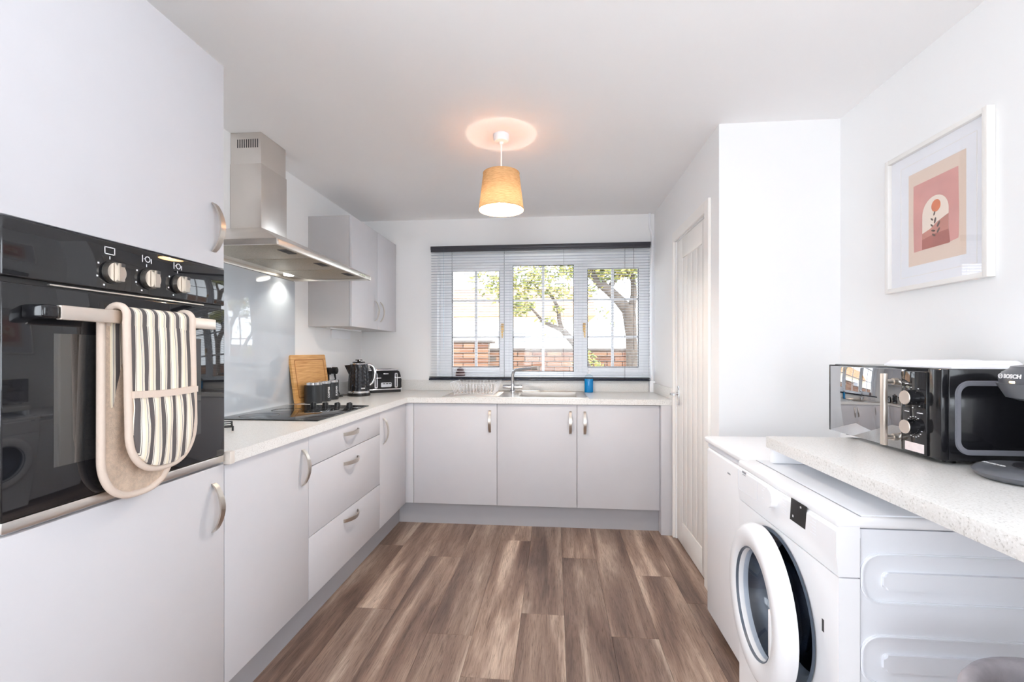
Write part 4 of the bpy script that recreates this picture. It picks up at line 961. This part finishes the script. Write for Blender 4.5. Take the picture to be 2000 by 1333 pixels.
for i in range(7):
    zz = .820 - i * .008; box(bm, fx + .0001, fx + .0006, 1.20, 1.226 - (i % 3) * .005, zz, zz + .0016)
    box(bm, fx + .0001, fx + .0006, 1.345, 1.372 - (i % 2) * .008, zz, zz + .0016); box(bm, fx + .0001, fx + .0006, 1.47, 1.498 - (i % 3) * .006, zz, zz + .0016)
part(cf, 'printed_legend', bm, 'side_enamel', smooth=False)
# gasket, drum
bm = nb()
def rings_x(bm, prof, seg=56, yc=0, zc=0):
    R = []
    for x, r in prof: R.append([bm.verts.new((x, yc + r * math.cos(2*PI*q/seg), zc + r * math.sin(2*PI*q/seg))) for q in range(seg)])
    for A, B in zip(R, R[1:]):
        for q in range(seg): bm.faces.new((A[q], A[(q+1) % seg], B[(q+1) % seg], B[q]))
    return R
rings_x(bm, [(WX - .004, DR - .004), (WX - .006, DR - .014), (WX + .004, DR - .022), (WX + .02, DR - .026), (WX + .03, DR - .046), (WX + .07, DR - .05)], yc=DYc, zc=DZc); part(t, 'door_gasket', bm, 'gasket', ang=60)
bm = nb(); R = rings_x(bm, [(WX + .07, DR - .05), (WX + .075, DR), (WX + .40, DR), (WX + .42, .02)], yc=DYc, zc=DZc); bm.faces.new(R[-1]); part(t, 'drum', bm, 'drum_steel', ang=50)
# side pressing
for zc in (.708, .520, .332, .150):
    hgt = .118
    bm = nb(); P = rrect(.66, hgt, .045, 8); Q = rrect(.66 - .006, hgt - .006, .042, 8)
    xc = .703 + .25; P = rrect(.50, hgt, .045, 8); Q = rrect(.484, hgt - .016, .037, 8)
    ring_prism(bm, [(xc + a, zc + b) for a, b in P], [(xc + a, zc + b) for a, b in Q], lambda a, b: (a, WY0_ + .0045, b), (0, -.0060, 0)); bmesh.ops.bevel(bm, geom=[e for e in bm.edges if all(v.co.y < WY0_ - .001 for v in e.verts)], offset=.003, segments=2, affect='EDGES'); sp_ = part(t, 'side_pressing', bm, 'side_enamel', ang=20)
    bm = nb(); P = rrect(.43, .040, .010, 5); vs0 = [(xc + .012 + a, WY0_ + .0045, zc - .004 + b) for a, b in P]; prism(bm, vs0, (0, -.008, 0)); bmesh.ops.bevel(bm, geom=[e for e in bm.edges if all(abs(v.co.y - (WY0_ - .0035)) < 1e-4 for v in e.verts)], offset=.005, segments=2, affect='EDGES'); part(sp_, 'pressed_rib', bm, 'side_enamel', ang=40)
bm = nb(); box(bm, WX + .044, WX + .047, WY0_ + .0005, WY0_ + .0045, .03, .80); part(t, 'side_seam', bm, 'grey_line', smooth=False)
# porthole door, hinged on the far side and swung open a little
hy = DYc + DR + .012
dr = bpy.data.objects.new('porthole_door', None); bm = nb()
prof = [(-.004, .222), (-.022, .226), (-.042, .216), (-.050, .200), (-.046, .160), (-.034, .148), (-.006, .150)]
R = []
seg = 64
for x, r in prof: R.append([bm.verts.new((x, -(DR + .012) + r * math.cos(2*PI*q/seg), r * math.sin(2*PI*q/seg))) for q in range(seg)])
for A, B in zip(R, R[1:] + R[:1]):
    for q in range(seg): bm.faces.new((A[q], A[(q+1) % seg], B[(q+1) % seg], B[q]))
pdoor = part(t, 'porthole_door', bm, 'white_enamel', local=True, ang=50)
pdoor.location = (WX - .004 - t.location.x, hy - t.location.y, DZc - t.location.z); pdoor.rotation_euler = (0, 0, math.radians(-4.5))
bm = nb(); R = []
for x, r in [(-.034, .152), (-.026, .150), (.02, .140), (.075, .118), (.090, .06), (.092, .004)]: R.append([bm.verts.new((x, -(DR + .012) + r * math.cos(2*PI*q/seg), r * math.sin(2*PI*q/seg))) for q in range(seg)])
for A, B in zip(R, R[1:]):
    for q in range(seg): bm.faces.new((A[q], A[(q+1) % seg], B[(q+1) % seg], B[q]))
bm.faces.new(R[-1]); part(pdoor, 'glass_bowl', bm, 'drum_glass', local=True, ang=60)
bm = nb(); R = []
for x, r in [(-.0345, .149), (-.043, .153), (-.0345, .158)]: R.append([bm.verts.new((x, -(DR + .012) + r * math.cos(2*PI*q/seg), r * math.sin(2*PI*q/seg))) for q in range(seg)])
for A, B in zip(R, R[1:]):
    for q in range(seg): bm.faces.new((A[q], A[(q+1) % seg], B[(q+1) % seg], B[q]))
part(pdoor, 'glass_rim', bm, 'gasket', local=True, ang=60)
bm = nb(); box(bm, -.047, -.028, -.455 + .068, -.455 + .086, -.075, .055, .004); part(pdoor, 'finger_pull', bm, 'white_enamel', local=True)
for a in (WX + .08, 1.2):
    for b in (WY0_ + .05, WY1_ - .05):
        bm = nb(); cyl(bm, (a, b, 0), (a, b, .032), .02, seg=14); part(t, 'foot', bm, 'black_plastic')
bm = nb(); box(bm, WX - .0008, WX + .001, 1.178, 1.186, .545, .575); part(t, 'latch_slot', bm, 'gap_dark', smooth=False)

# microwave
t = thing('microwave', 'black microwave with mirrored door and two silver dials on the bar top', 'microwave', (1.16, 1.50, RZ1))
MX0, MX1, MY0, MY1, MZ0, MZ1 = .985, 1.335, 1.263, 1.742, RZ1 + .010, 1.187
bm = nb(); box(bm, MX0 + .018, MX1, MY0, MY1, MZ0, MZ1, .004); part(t, 'case', bm, 'black_gloss')
bm = nb(); box(bm, MX0 + .001, MX0 + .019, MY0 + .001, 1.306, MZ0 + .001, MZ1 - .001, .003); part(t, 'front_edge', bm, 'black_gloss')
M('mirror_glass', (0.46, 0.46, 0.47), .02, 1.0)
bm = nb(); box(bm, MX0 - .002, MX0 + .018, 1.394, MY1 - .012, MZ0 + .002, MZ1 - .006, .002); md = part(t, 'mirror_door', bm, 'mirror_glass')
bm = nb(); box(bm, MX0 + .0, MX0 + .018, MY1 - .012, MY1, MZ0 + .001, MZ1 - .002, .002); part(t, 'door_edge', bm, 'black_gloss')
bm = nb(); box(bm, MX0 - .002, MX0 + .018, 1.306, 1.392, MZ0 + .002, MZ1 - .010, .002); mp_ = part(t, 'control_panel', bm, 'black_glass')
bm = nb(); box(bm, MX0 - .044, MX0 - .032, 1.402, 1.418, .962, 1.168, .002); mh = part(md, 'door_handle', bm, 'bar_steel')
for z in (1.145, .985):
    bm = nb(); cyl(bm, (MX0 - .034, 1.410, z), (MX0 - .012, 1.410, z), .0065, seg=14); cyl(bm, (MX0 - .014, 1.410, z), (MX0 - .001, 1.410, z), .010, seg=14); part(md, 'handle_stand', bm, 'nickel')
for z in (1.105, 1.025):
    bm = nb(); cyl(bm, (MX0 - .001, 1.348, z), (MX0 - .026, 1.348, z), .0215, .0200, 36); kb = part(mp_, 'dial', bm, 'black_gloss')
    bm = nb(); cyl(bm, (MX0 - .0255, 1.348, z), (MX0 - .028, 1.348, z), .0195, .0185, 36); part(mp_, 'dial_cap', bm, 'bar_steel')
bm = nb(); mx_ = MX0 - .0026
for z, n_, r_ in ((1.105, 6, .029), (1.025, 16, .028)):
    for q in range(n_):
        a = math.radians(120 - 300 * q / n_); y = 1.348 - r_ * math.cos(a) * -1; zz = z + r_ * math.sin(a)
        box(bm, mx_, mx_ + .0006, y - .0022, y + .0022, zz - .0010, zz + .0010)
box(bm, mx_, mx_ + .0006, 1.366, 1.382, 1.0635, 1.0655); box(bm, mx_, mx_ + .0006, 1.318, 1.338, 1.0635, 1.0655); box(bm, mx_, mx_ + .0006, 1.368, 1.380, 1.141, 1.143)
rr0 = [(1.348 + .0325 * math.cos(math.radians(a)), 1.025 + .0325 * math.sin(math.radians(a))) for a in range(-170, 95, 8)]
for p, q in zip(rr0, rr0[1:]):
    pass
part(mp_, 'dial_marks', bm, 'white_ink', smooth=False)
bm = nb(); box(bm, mx_ - .0002, mx_ + .0006, 1.314, 1.380, .957, .981); part(mp_, 'sticker', bm, 'sticker', smooth=False)
bm = nb(); xc, zc = 1.175, 1.062; ring_prism(bm, [(xc + a, zc + b) for a, b in rrect(.315, .190, .035, 8)], [(xc + a, zc + b) for a, b in rrect(.288, .163, .022, 8)], lambda a, b: (a, MY0 + .001, b), (0, -.0045, 0)); bmesh.ops.bevel(bm, geom=[e for e in bm.edges if all(v.co.y < MY0 - .003 for v in e.verts)], offset=.0018, segments=2, affect='EDGES'); M('case_grey', S(120, 120, 128), .35); part(t, 'side_pressing', bm, 'case_grey')
for a in (MX0 + .05, MX1 - .05):
    for b in (MY0 + .04, MY1 - .04):
        bm = nb(); cyl(bm, (a, b, RZ1), (a, b, MZ0 + .001), .014, seg=14); part(t, 'foot', bm, 'black_plastic')

# folded cloth on the microwave
t = thing('folded_cloth', 'folded white cloth lying on top of the microwave', 'cloth', (1.18, 1.45, MZ1))
def cloth(x0, x1, y0, y1, z0, th, sd):
    bm = nb(); nx, ny = 16, 20; rnd = random.Random(sd); ph = [rnd.random() * 6 for _ in range(4)]; T = []; Bq = []
    for i in range(nx + 1):
        tr = []; br = []
        for j in range(ny + 1):
            u, v = i / nx, j / ny; w = .0022 * math.sin(7 * u + ph[0]) * math.sin(6 * v + ph[1]) + .0014 * math.sin(15 * v + ph[2])
            ed = min(u, 1 - u, v, 1 - v); rd = min(1, (ed / .06)) ** .5
            x = x0 + (x1 - x0) * u; y = y0 + (y1 - y0) * v + .006 * math.sin(5 * u + ph[3])
            tr.append(bm.verts.new((x, y, z0 + th * (.35 + .65 * rd) + w * rd + .0008))); br.append(bm.verts.new((x, y, z0)))
        T.append(tr); Bq.append(br)
    for i in range(nx):
        for j in range(ny):
            bm.faces.new((T[i][j], T[i+1][j], T[i+1][j+1], T[i][j+1])); bm.faces.new((Bq[i][j], Bq[i][j+1], Bq[i+1][j+1], Bq[i+1][j]))
    for i in range(nx):
        for j in (0, ny): bm.faces.new((T[i][j], T[i+1][j], Bq[i+1][j], Bq[i][j]))
    for j in range(ny):
        for i in (0, nx): bm.faces.new((T[i][j], T[i][j+1], Bq[i][j+1], Bq[i][j]))
    return bm
part(t, 'lower_fold', cloth(1.02, 1.30, 1.27, 1.50, MZ1, .008, 1), 'linen_white', ang=70)
part(t, 'upper_fold', cloth(1.04, 1.31, 1.40, 1.545, MZ1 + .0005, .016, 2), 'linen_white', ang=70)

# coffee machine at the frame edge, facing the room
t = thing('coffee_machine', 'grey pod coffee machine in front of the microwave at the right edge', 'coffee machine', (1.11, 1.115, RZ1))
cx, cy = 1.117, 1.112
bm = nb(); lathe(bm, [(0, .0), (.094, 0), (.104, .006), (.108, .014), (.103, .021), (.09, .026), (0, .028)], (1.078, 1.128, RZ1 + .001), 56, 1.0, .92); dt = part(t, 'drip_tray', bm, 'coffee_grey', ang=50)
bm = nb(); lathe(bm, [(0, .0275), (.062, .0275), (.060, .0295), (0, .030)], (1.10, 1.118, RZ1 + .001), 40); part(dt, 'drip_grid', bm, 'coffee_dark')
bm = text_bm('TASSIMO', .0125, .0003, .0003); place_bm(bm, (.09, -1, 0), (1, .09, 0), (1.022, 1.166, RZ1 + .0287)); part(dt, 'lettering', bm, 'white_ink', smooth=False)
bm = nb(); lathe(bm, [(0, 1.120), (.070, 1.120), (.088, 1.126), (.098, 1.146), (.104, 1.158), (0, 1.158)], (cx, cy, 0), 56); part(t, 'brew_head_lower', bm, 'coffee_grey', ang=40)
bm = nb(); lathe(bm, [(0, 1.158), (.099, 1.158), (.100, 1.170), (.094, 1.184), (.082, 1.192), (.080, 1.197), (.05, 1.203), (0, 1.205)], (cx, cy, 0), 56); bh = part(t, 'brew_head_lid', bm, 'coffee_grey', ang=40)
bm = nb(); box(bm, 1.16, 1.30, 1.035, 1.19, RZ1 + .001, 1.16, .02, 4); part(t, 'column', bm, 'coffee_dark')
bm = text_bm('BOSCH', .0125, .0004, .0006, 1.05); place_bm(bm, (0, -1, 0), (.12, 0, 1), (cx - .1005, cy + .006, 1.175))
for v in bm.verts:   # follow the round head
    dy = v.co.y - cy; v.co.x += (.100 - math.sqrt(max(0, .100 ** 2 - dy * dy)))
part(bh, 'lettering', bm, 'white_ink', smooth=False)
bm = nb(); yc_, zc_ = cy + .037, 1.175; n = 24
ring_prism(bm, [(yc_ + .0056*math.cos(2*PI*q/n), zc_ + .0056*math.sin(2*PI*q/n)) for q in range(n)], [(yc_ + .0044*math.cos(2*PI*q/n), zc_ + .0044*math.sin(2*PI*q/n)) for q in range(n)], lambda a, b: (cx - .0945, a, b), (-.0008, 0, 0)); box(bm, cx - .0953, cx - .0945, yc_ - .0028, yc_ - .0020, zc_ - .004, zc_ + .004); box(bm, cx - .0953, cx - .0945, yc_ + .0020, yc_ + .0028, zc_ - .004, zc_ + .004); box(bm, cx - .0953, cx - .0945, yc_ - .002, yc_ + .002, zc_ - .0004, zc_ + .0004)
part(bh, 'round_emblem', bm, 'white_ink', smooth=False)
bm = nb(); box(bm, cx - .1006, cx - .0985, cy - .001, cy + .011, 1.160, 1.1645, .0008); part(bh, 'status_light', bm, 'standby_led')

# picture on the right wall (faces -X)
t = thing('framed_print', 'white framed terracotta arch and sun print on the right wall', 'picture', (XR, 1.75, 1.73))
PY0, PY1, PZ0, PZ1 = 1.534, 1.970, 1.463, 1.992; px0 = XR - .026
for y0, y1, z0, z1 in ((PY0, PY0 + .017, PZ0, PZ1), (PY1 - .017, PY1, PZ0, PZ1), (PY0 + .017, PY1 - .017, PZ0, PZ0 + .017), (PY0 + .017, PY1 - .017, PZ1 - .017, PZ1)):
    bm = nb(); box(bm, px0, XR - .0005, y0, y1, z0, z1, .001); part(t, 'frame_rail', bm, 'frame_white')
bm = nb(); box(bm, XR - .010, XR - .004, PY0 + .016, PY1 - .016, PZ0 + .016, PZ1 - .016); part(t, 'mount', bm, 'mount_board', smooth=False)
bm = nb(); A = rrect(.322, .425, .0005, 1); B_ = rrect(.318, .421, .0005, 1); ring_prism(bm, [(1.745 + a, 1.726 + b) for a, b in A], [(1.745 + a, 1.726 + b) for a, b in B_], lambda a, b: (XR - .0100, a, b), (-.0006, 0, 0)); part(t, 'mount_bevel', bm, 'frame_white', smooth=False)
def flat(pts, lay, mat, parent, name):
    bm = nb(); x = XR - .0102 - lay * .0003; prism(bm, [(x, a, b) for a, b in pts], (-.0002, 0, 0)); return part(parent, name, bm, mat, smooth=False)
pr = flat([(1.623, 1.552), (1.866, 1.552), (1.866, 1.898), (1.623, 1.898)], 0, 'print_beige', t, 'print')
flat([(1.650, 1.622), (1.649, 1.700), (1.652, 1.852), (1.842, 1.850), (1.843, 1.72), (1.840, 1.602), (1.800, 1.603), (1.700, 1.604), (1.652, 1.612)], 1, 'print_pink', pr, 'pink_field')
AY, AW = 1.745, .056
def arch(zb, zt):
    P = [(AY - AW, zb), (AY + AW, zb)]; zc = zt - AW * 1.05
    for q in range(17): a = PI * q / 16; P.append((AY + AW * math.cos(a), zc + AW * 1.05 * math.sin(a)))
    return P
flat(arch(1.606, 1.785), 2, 'print_cream', pr, 'arch')
flat([(AY - AW, 1.606), (AY + AW, 1.606), (AY + AW, 1.662), (AY + .02, 1.672), (AY - .01, 1.690), (AY - AW, 1.706)], 3, 'print_clay', pr, 'hill')
flat([(AY - AW - .006, 1.604), (AY + AW, 1.604), (AY + AW, 1.640), (AY, 1.650), (AY - AW, 1.652)], 4, 'print_rust', pr, 'ground')
flat([(AY - .004 + .0195 * math.cos(2*PI*q/28), 1.748 + .0215 * math.sin(2*PI*q/28)) for q in range(28)], 3, 'print_orange', pr, 'sun')
for y, z, a, l in ((1.747, 1.722, 70, .016), (1.757, 1.703, 140, .015), (1.744, 1.696, 75, .022), (1.758, 1.682, 135, .014), (1.730, 1.680, 60, .022), (1.752, 1.662, 160, .018), (1.730, 1.658, 55, .02), (1.750, 1.646, 140, .017)):
    a = math.radians(a); ca, sa = math.cos(PI - a) * -1, math.sin(a); P = []
    for q in range(12):
        u = 2*PI*q/12; e, w = math.cos(u) * l * .5, math.sin(u) * l * .2
        P.append((y + (-e * math.cos(a) - w * math.sin(a)) * -1 * -1, z + e * math.sin(a) - w * math.cos(a)))
    flat(P, 5, 'print_leaf', pr, 'printed_leaf')
bm = nb(); box(bm, XR - .0165, XR - .0155, PY0 + .016, PY1 - .016, PZ0 + .016, PZ1 - .016); part(t, 'glass', bm, 'picture_glass', smooth=False)

# stool tucked under the bar
t = thing('bar_stool', 'grey upholstered low-backed stool at the bar, bottom right edge', 'stool', (.895, .80, 0))
sx_, sy_ = .895, .80; R0 = .175
bm = nb(); lathe(bm, [(0, .490), (.14, .490), (.155, .505), (.155, .545), (.145, .563), (.09, .573), (0, .575)], (sx_, sy_, 0), 40); part(t, 'seat', bm, 'stool_seat', ang=60)
bm = nb(); n = 40; prof = [(R0 - .017, .485), (R0 - .017, .617), (R0 - .010, .629), (R0, .633), (R0 + .010, .629), (R0 + .017, .617), (R0 + .017, .485)]
rows = []
for q in range(n + 1):
    a = math.radians(60 + 240 * q / n); rows.append([bm.verts.new((sx_ + r * math.cos(a), sy_ + r * math.sin(a), z)) for r, z in prof])
for A, B in zip(rows, rows[1:]):
    for k2 in range(len(prof)): l2 = (k2 + 1) % len(prof); bm.faces.new((A[k2], A[l2], B[l2], B[k2]))
bm.faces.new(rows[0][::-1]); bm.faces.new(rows[-1]); part(t, 'backrest', bm, 'stool_fabric', ang=60)
for a in (45, 135, 225, 315):
    a = math.radians(a); bm = nb(); tube(bm, [(sx_ + .11*math.cos(a), sy_ + .11*math.sin(a), .49), (sx_ + .19*math.cos(a), sy_ + .19*math.sin(a), 0)], [.012, .010], 10); part(t, 'leg', bm, 'matt_black')
bm = nb(); tube(bm, [(sx_ + .163*math.cos(2*PI*q/32), sy_ + .163*math.sin(2*PI*q/32), .18) for q in range(32)], .007, 8, closed=True); part(t, 'footrest', bm, 'matt_black')

# ------------------------------------------------------------------ garden outside the window
bm = nb(); box(bm, -14, 14, YB + .28, 40, -.30, -.20); g_ = struct('ground', bm, 'paving')
t = thing('garden_wall', 'pale brick garden wall outside the window', 'wall', (0, 7.05, -.2))
bm = nb(); box(bm, -5, 5, 7.006, 7.20, -.2, 1.235); part(t, 'mortar_core', bm, 'mortar', smooth=False)
bm = nb(); box(bm, -5, 5, 6.975, 7.23, 1.235, 1.285, .008); part(t, 'coping', bm, 'coping')
bm = nb(); box(bm, -1.60, -.995, 6.846, 7.0, -.2, 1.365); part(t, 'pier_core', bm, 'mortar', smooth=False)
bm = nb(); box(bm, -1.66, -.94, 6.79, 7.22, 1.365, 1.405, .01); part(t, 'pier_cap', bm, 'coping')
bl_, bh_ = .215, .065
bm = nb(); box(bm, -bl_/2, bl_/2, -.05, .012, -bh_/2, bh_/2, .004, 1); br0 = part(t, 'brick', bm, 'brick_clay', local=True, smooth=False); first = True
for j in range(9):
    z = 1.198 - j * .075
    for i in range(-15, 14):
        x = i * .225 + (.1125 if j % 2 else 0)
        if -1.62 < x < -.97: continue
        loc = (x + random.uniform(-.002, .002), -.045 + random.uniform(-.003, .003), z + .2)
        if first: br0.location = loc; first = False
        else: share(br0, t, loc, name='brick')
for j in range(9):
    z = 1.325 - j * .075
    for i in range(3):
        x = -1.2975 + (i - 1) * .225 + (-.03 if j % 2 else .03)
        share(br0, t, (min(max(x, -1.49), -1.105), -.20 + random.uniform(-.003, .003), z + .2), name='brick')

def leaves(bm, blobs, rnd, size):
    for (c, rad, n) in blobs:
        for _ in range(n):
            d = Vector((rnd.gauss(0, 1), rnd.gauss(0, 1), rnd.gauss(0, 1))).normalized() * (rnd.random() ** .5)
            p = Vector(c) + Vector((d.x * rad[0], d.y * rad[1], d.z * rad[2])); s_ = size * rnd.uniform(.6, 1.3)
            u = Vector((rnd.gauss(0, 1), rnd.gauss(0, 1), rnd.gauss(0, .6))).normalized(); v = u.orthogonal().normalized()
            w = u.cross(v)
            a, b, c2, d2 = (bm.verts.new(p - u * s_), bm.verts.new(p + v * s_ * .45 + w * s_ * .12), bm.verts.new(p + u * s_), bm.verts.new(p - v * s_ * .45 + w * s_ * .12))
            bm.faces.new((a, b, c2)); bm.faces.new((a, c2, d2))
TY = 6.0
t = thing('garden_tree', 'leafy tree with a thick forked trunk outside the right-hand pane', 'tree', (1.0, TY, -.2))
bm = nb(); tube(bm, [(1.03, TY, -.2), (1.01, TY, .6), (1.0, TY, 1.05), (.985, TY, 1.45), (.965, TY, 1.68), (.945, TY, 1.82)], [.11, .09, .078, .07, .085, .09], 14); part(t, 'trunk', bm, 'bark', ang=70)
LM = [([(.93, TY, 1.78), (.83, TY - .02, 1.90), (.70, TY - .05, 2.02), (.56, TY - .1, 2.12), (.42, TY - .15, 2.30), (.2, TY - .2, 2.5)], [.075, .07, .062, .055, .045, .03]),
      ([(.99, TY, 1.78), (1.02, TY, 1.98), (1.01, TY, 2.15), (.95, TY, 2.32), (.82, TY + .05, 2.55)], [.055, .042, .036, .03, .02]),
      ([(.70, TY - .05, 2.02), (.78, TY + .02, 2.2), (.95, TY + .08, 2.28), (1.15, TY + .1, 2.4)], [.04, .036, .03, .02]),
      ([(.42, TY - .15, 2.30), (.55, TY - .1, 2.5), (.7, TY, 2.75)], [.035, .03, .02])]
for pts, rs in LM:
    bm = nb(); tube(bm, pts, rs, 10); part(t, 'limb', bm, 'bark', ang=70)
rnd = random.Random(3); bm = nb()
leaves(bm, [((.62, TY - .1, 2.28), (.40, .35, .16), 520), ((.95, TY, 2.32), (.35, .3, .16), 420), ((.35, TY - .1, 2.38), (.4, .3, .2), 380), ((1.2, TY, 2.2), (.22, .25, .2), 130),
            ((.45, TY - .1, 2.02), (.16, .2, .10), 50), ((.70, TY, 2.65), (.6, .5, .25), 600), ((.62, TY, 1.72), (.10, .1, .12), 14), ((.75, TY, 1.60), (.08, .1, .1), 8)], rnd, .042)
f_ = part(t, 'foliage', bm, 'leaf_green', smooth=False); f_['kind'] = 'stuff'
t = thing('garden_shrub', 'slender leaning shrub with bent branches outside the middle pane', 'tree', (.55, 5.7, -.2))
k_ = 5.7 / 6.0
bm = nb(); tube(bm, [(.60, 5.7, -.2), (.52, 5.7, .6), (.40, 5.7, 1.05), (.24, 5.7, 1.34), (.105, 5.7, 1.50)], [.06, .055, .05, .045, .04], 10); part(t, 'trunk', bm, 'bark', ang=70)
for pts, rs in (([(.105, 5.7, 1.50), (0, 5.7, 1.545), (-.14, 5.68, 1.60), (-.22, 5.66, 1.70), (-.33, 5.64, 1.82)], [.034, .026, .02, .016, .010]), ([(.09, 5.7, 1.515), (.06, 5.7, 1.62), (.045, 5.71, 1.78), (-.02, 5.72, 1.90), (-.10, 5.74, 2.02)], [.03, .026, .024, .018, .012])):
    bm = nb(); tube(bm, pts, rs, 8); part(t, 'branch', bm, 'bark', ang=70)
rnd = random.Random(5); bm = nb()
leaves(bm, [((-.42, 5.65, 1.82), (.20, .25, .16), 260), ((-.30, 5.7, 2.12), (.32, .3, .22), 420), ((.05, 5.7, 1.98), (.26, .2, .10), 130), ((-.75, 5.7, 2.12), (.34, .3, .20), 230), ((-.62, 5.7, 1.88), (.22, .2, .05), 40), ((.1, 5.7, 2.25), (.35, .3, .14), 140),
            ((.02, 5.7, 1.76), (.10, .1, .06), 20), ((-.1, 5.7, 1.62), (.16, .1, .04), 24), ((-.13, 5.68, 1.44), (.03, .03, .02), 5)], rnd, .04)
f_ = part(t, 'foliage', bm, 'leaf_green', smooth=False); f_['kind'] = 'stuff'
t = thing('garden_bush', 'small straggly green bush at the foot of the brick wall', 'bush', (.48, 6.3, -.2))
rnd = random.Random(9); bm = nb()
for q in range(7): tube(bm, [(.48 + .03 * q - .1, 6.3, -.2), (.47 + .05 * (q - 3), 6.3, .6), (.46 + .075 * (q - 3), 6.28, 1.12 + .03 * (q % 3))], [.012, .009, .005], 6)
part(t, 'stems', bm, 'bark')
bm = nb(); leaves(bm, [((.40, 6.3, 1.12), (.17, .2, .16), 150), ((.58, 6.3, .98), (.2, .2, .14), 110), ((.45, 6.3, .7), (.3, .25, .3), 200)], rnd, .035); f_ = part(t, 'foliage', bm, 'leaf_green', smooth=False); f_['kind'] = 'stuff'
t = thing('neighbour_house', 'pale cream house with low tiled roof beyond the garden wall', 'house', (-2.5, 19, -.2))
bm = nb(); box(bm, -9.5, 1.2, 17, 22, -.2, 2.6); part(t, 'wall', bm, 'render_cream', smooth=False)
bm = nb(); prism(bm, [(-9.8, 16.6, 2.55), (-9.8, 19.5, 4.0), (-9.8, 22.4, 2.55)], (11.3, 0, 0)); part(t, 'roof', bm, 'roof_tile', smooth=False)
for x in (-7.2, -4.4, -1.6):
    bm = nb(); box(bm, x - .6, x + .6, 16.96, 17.02, 1.1, 2.1); w_ = part(t, 'window', bm, 'upvc'); bm = nb(); box(bm, x - .52, x + .52, 16.95, 16.97, 1.18, 2.02); part(w_, 'pane', bm, 'grey_line', smooth=False)
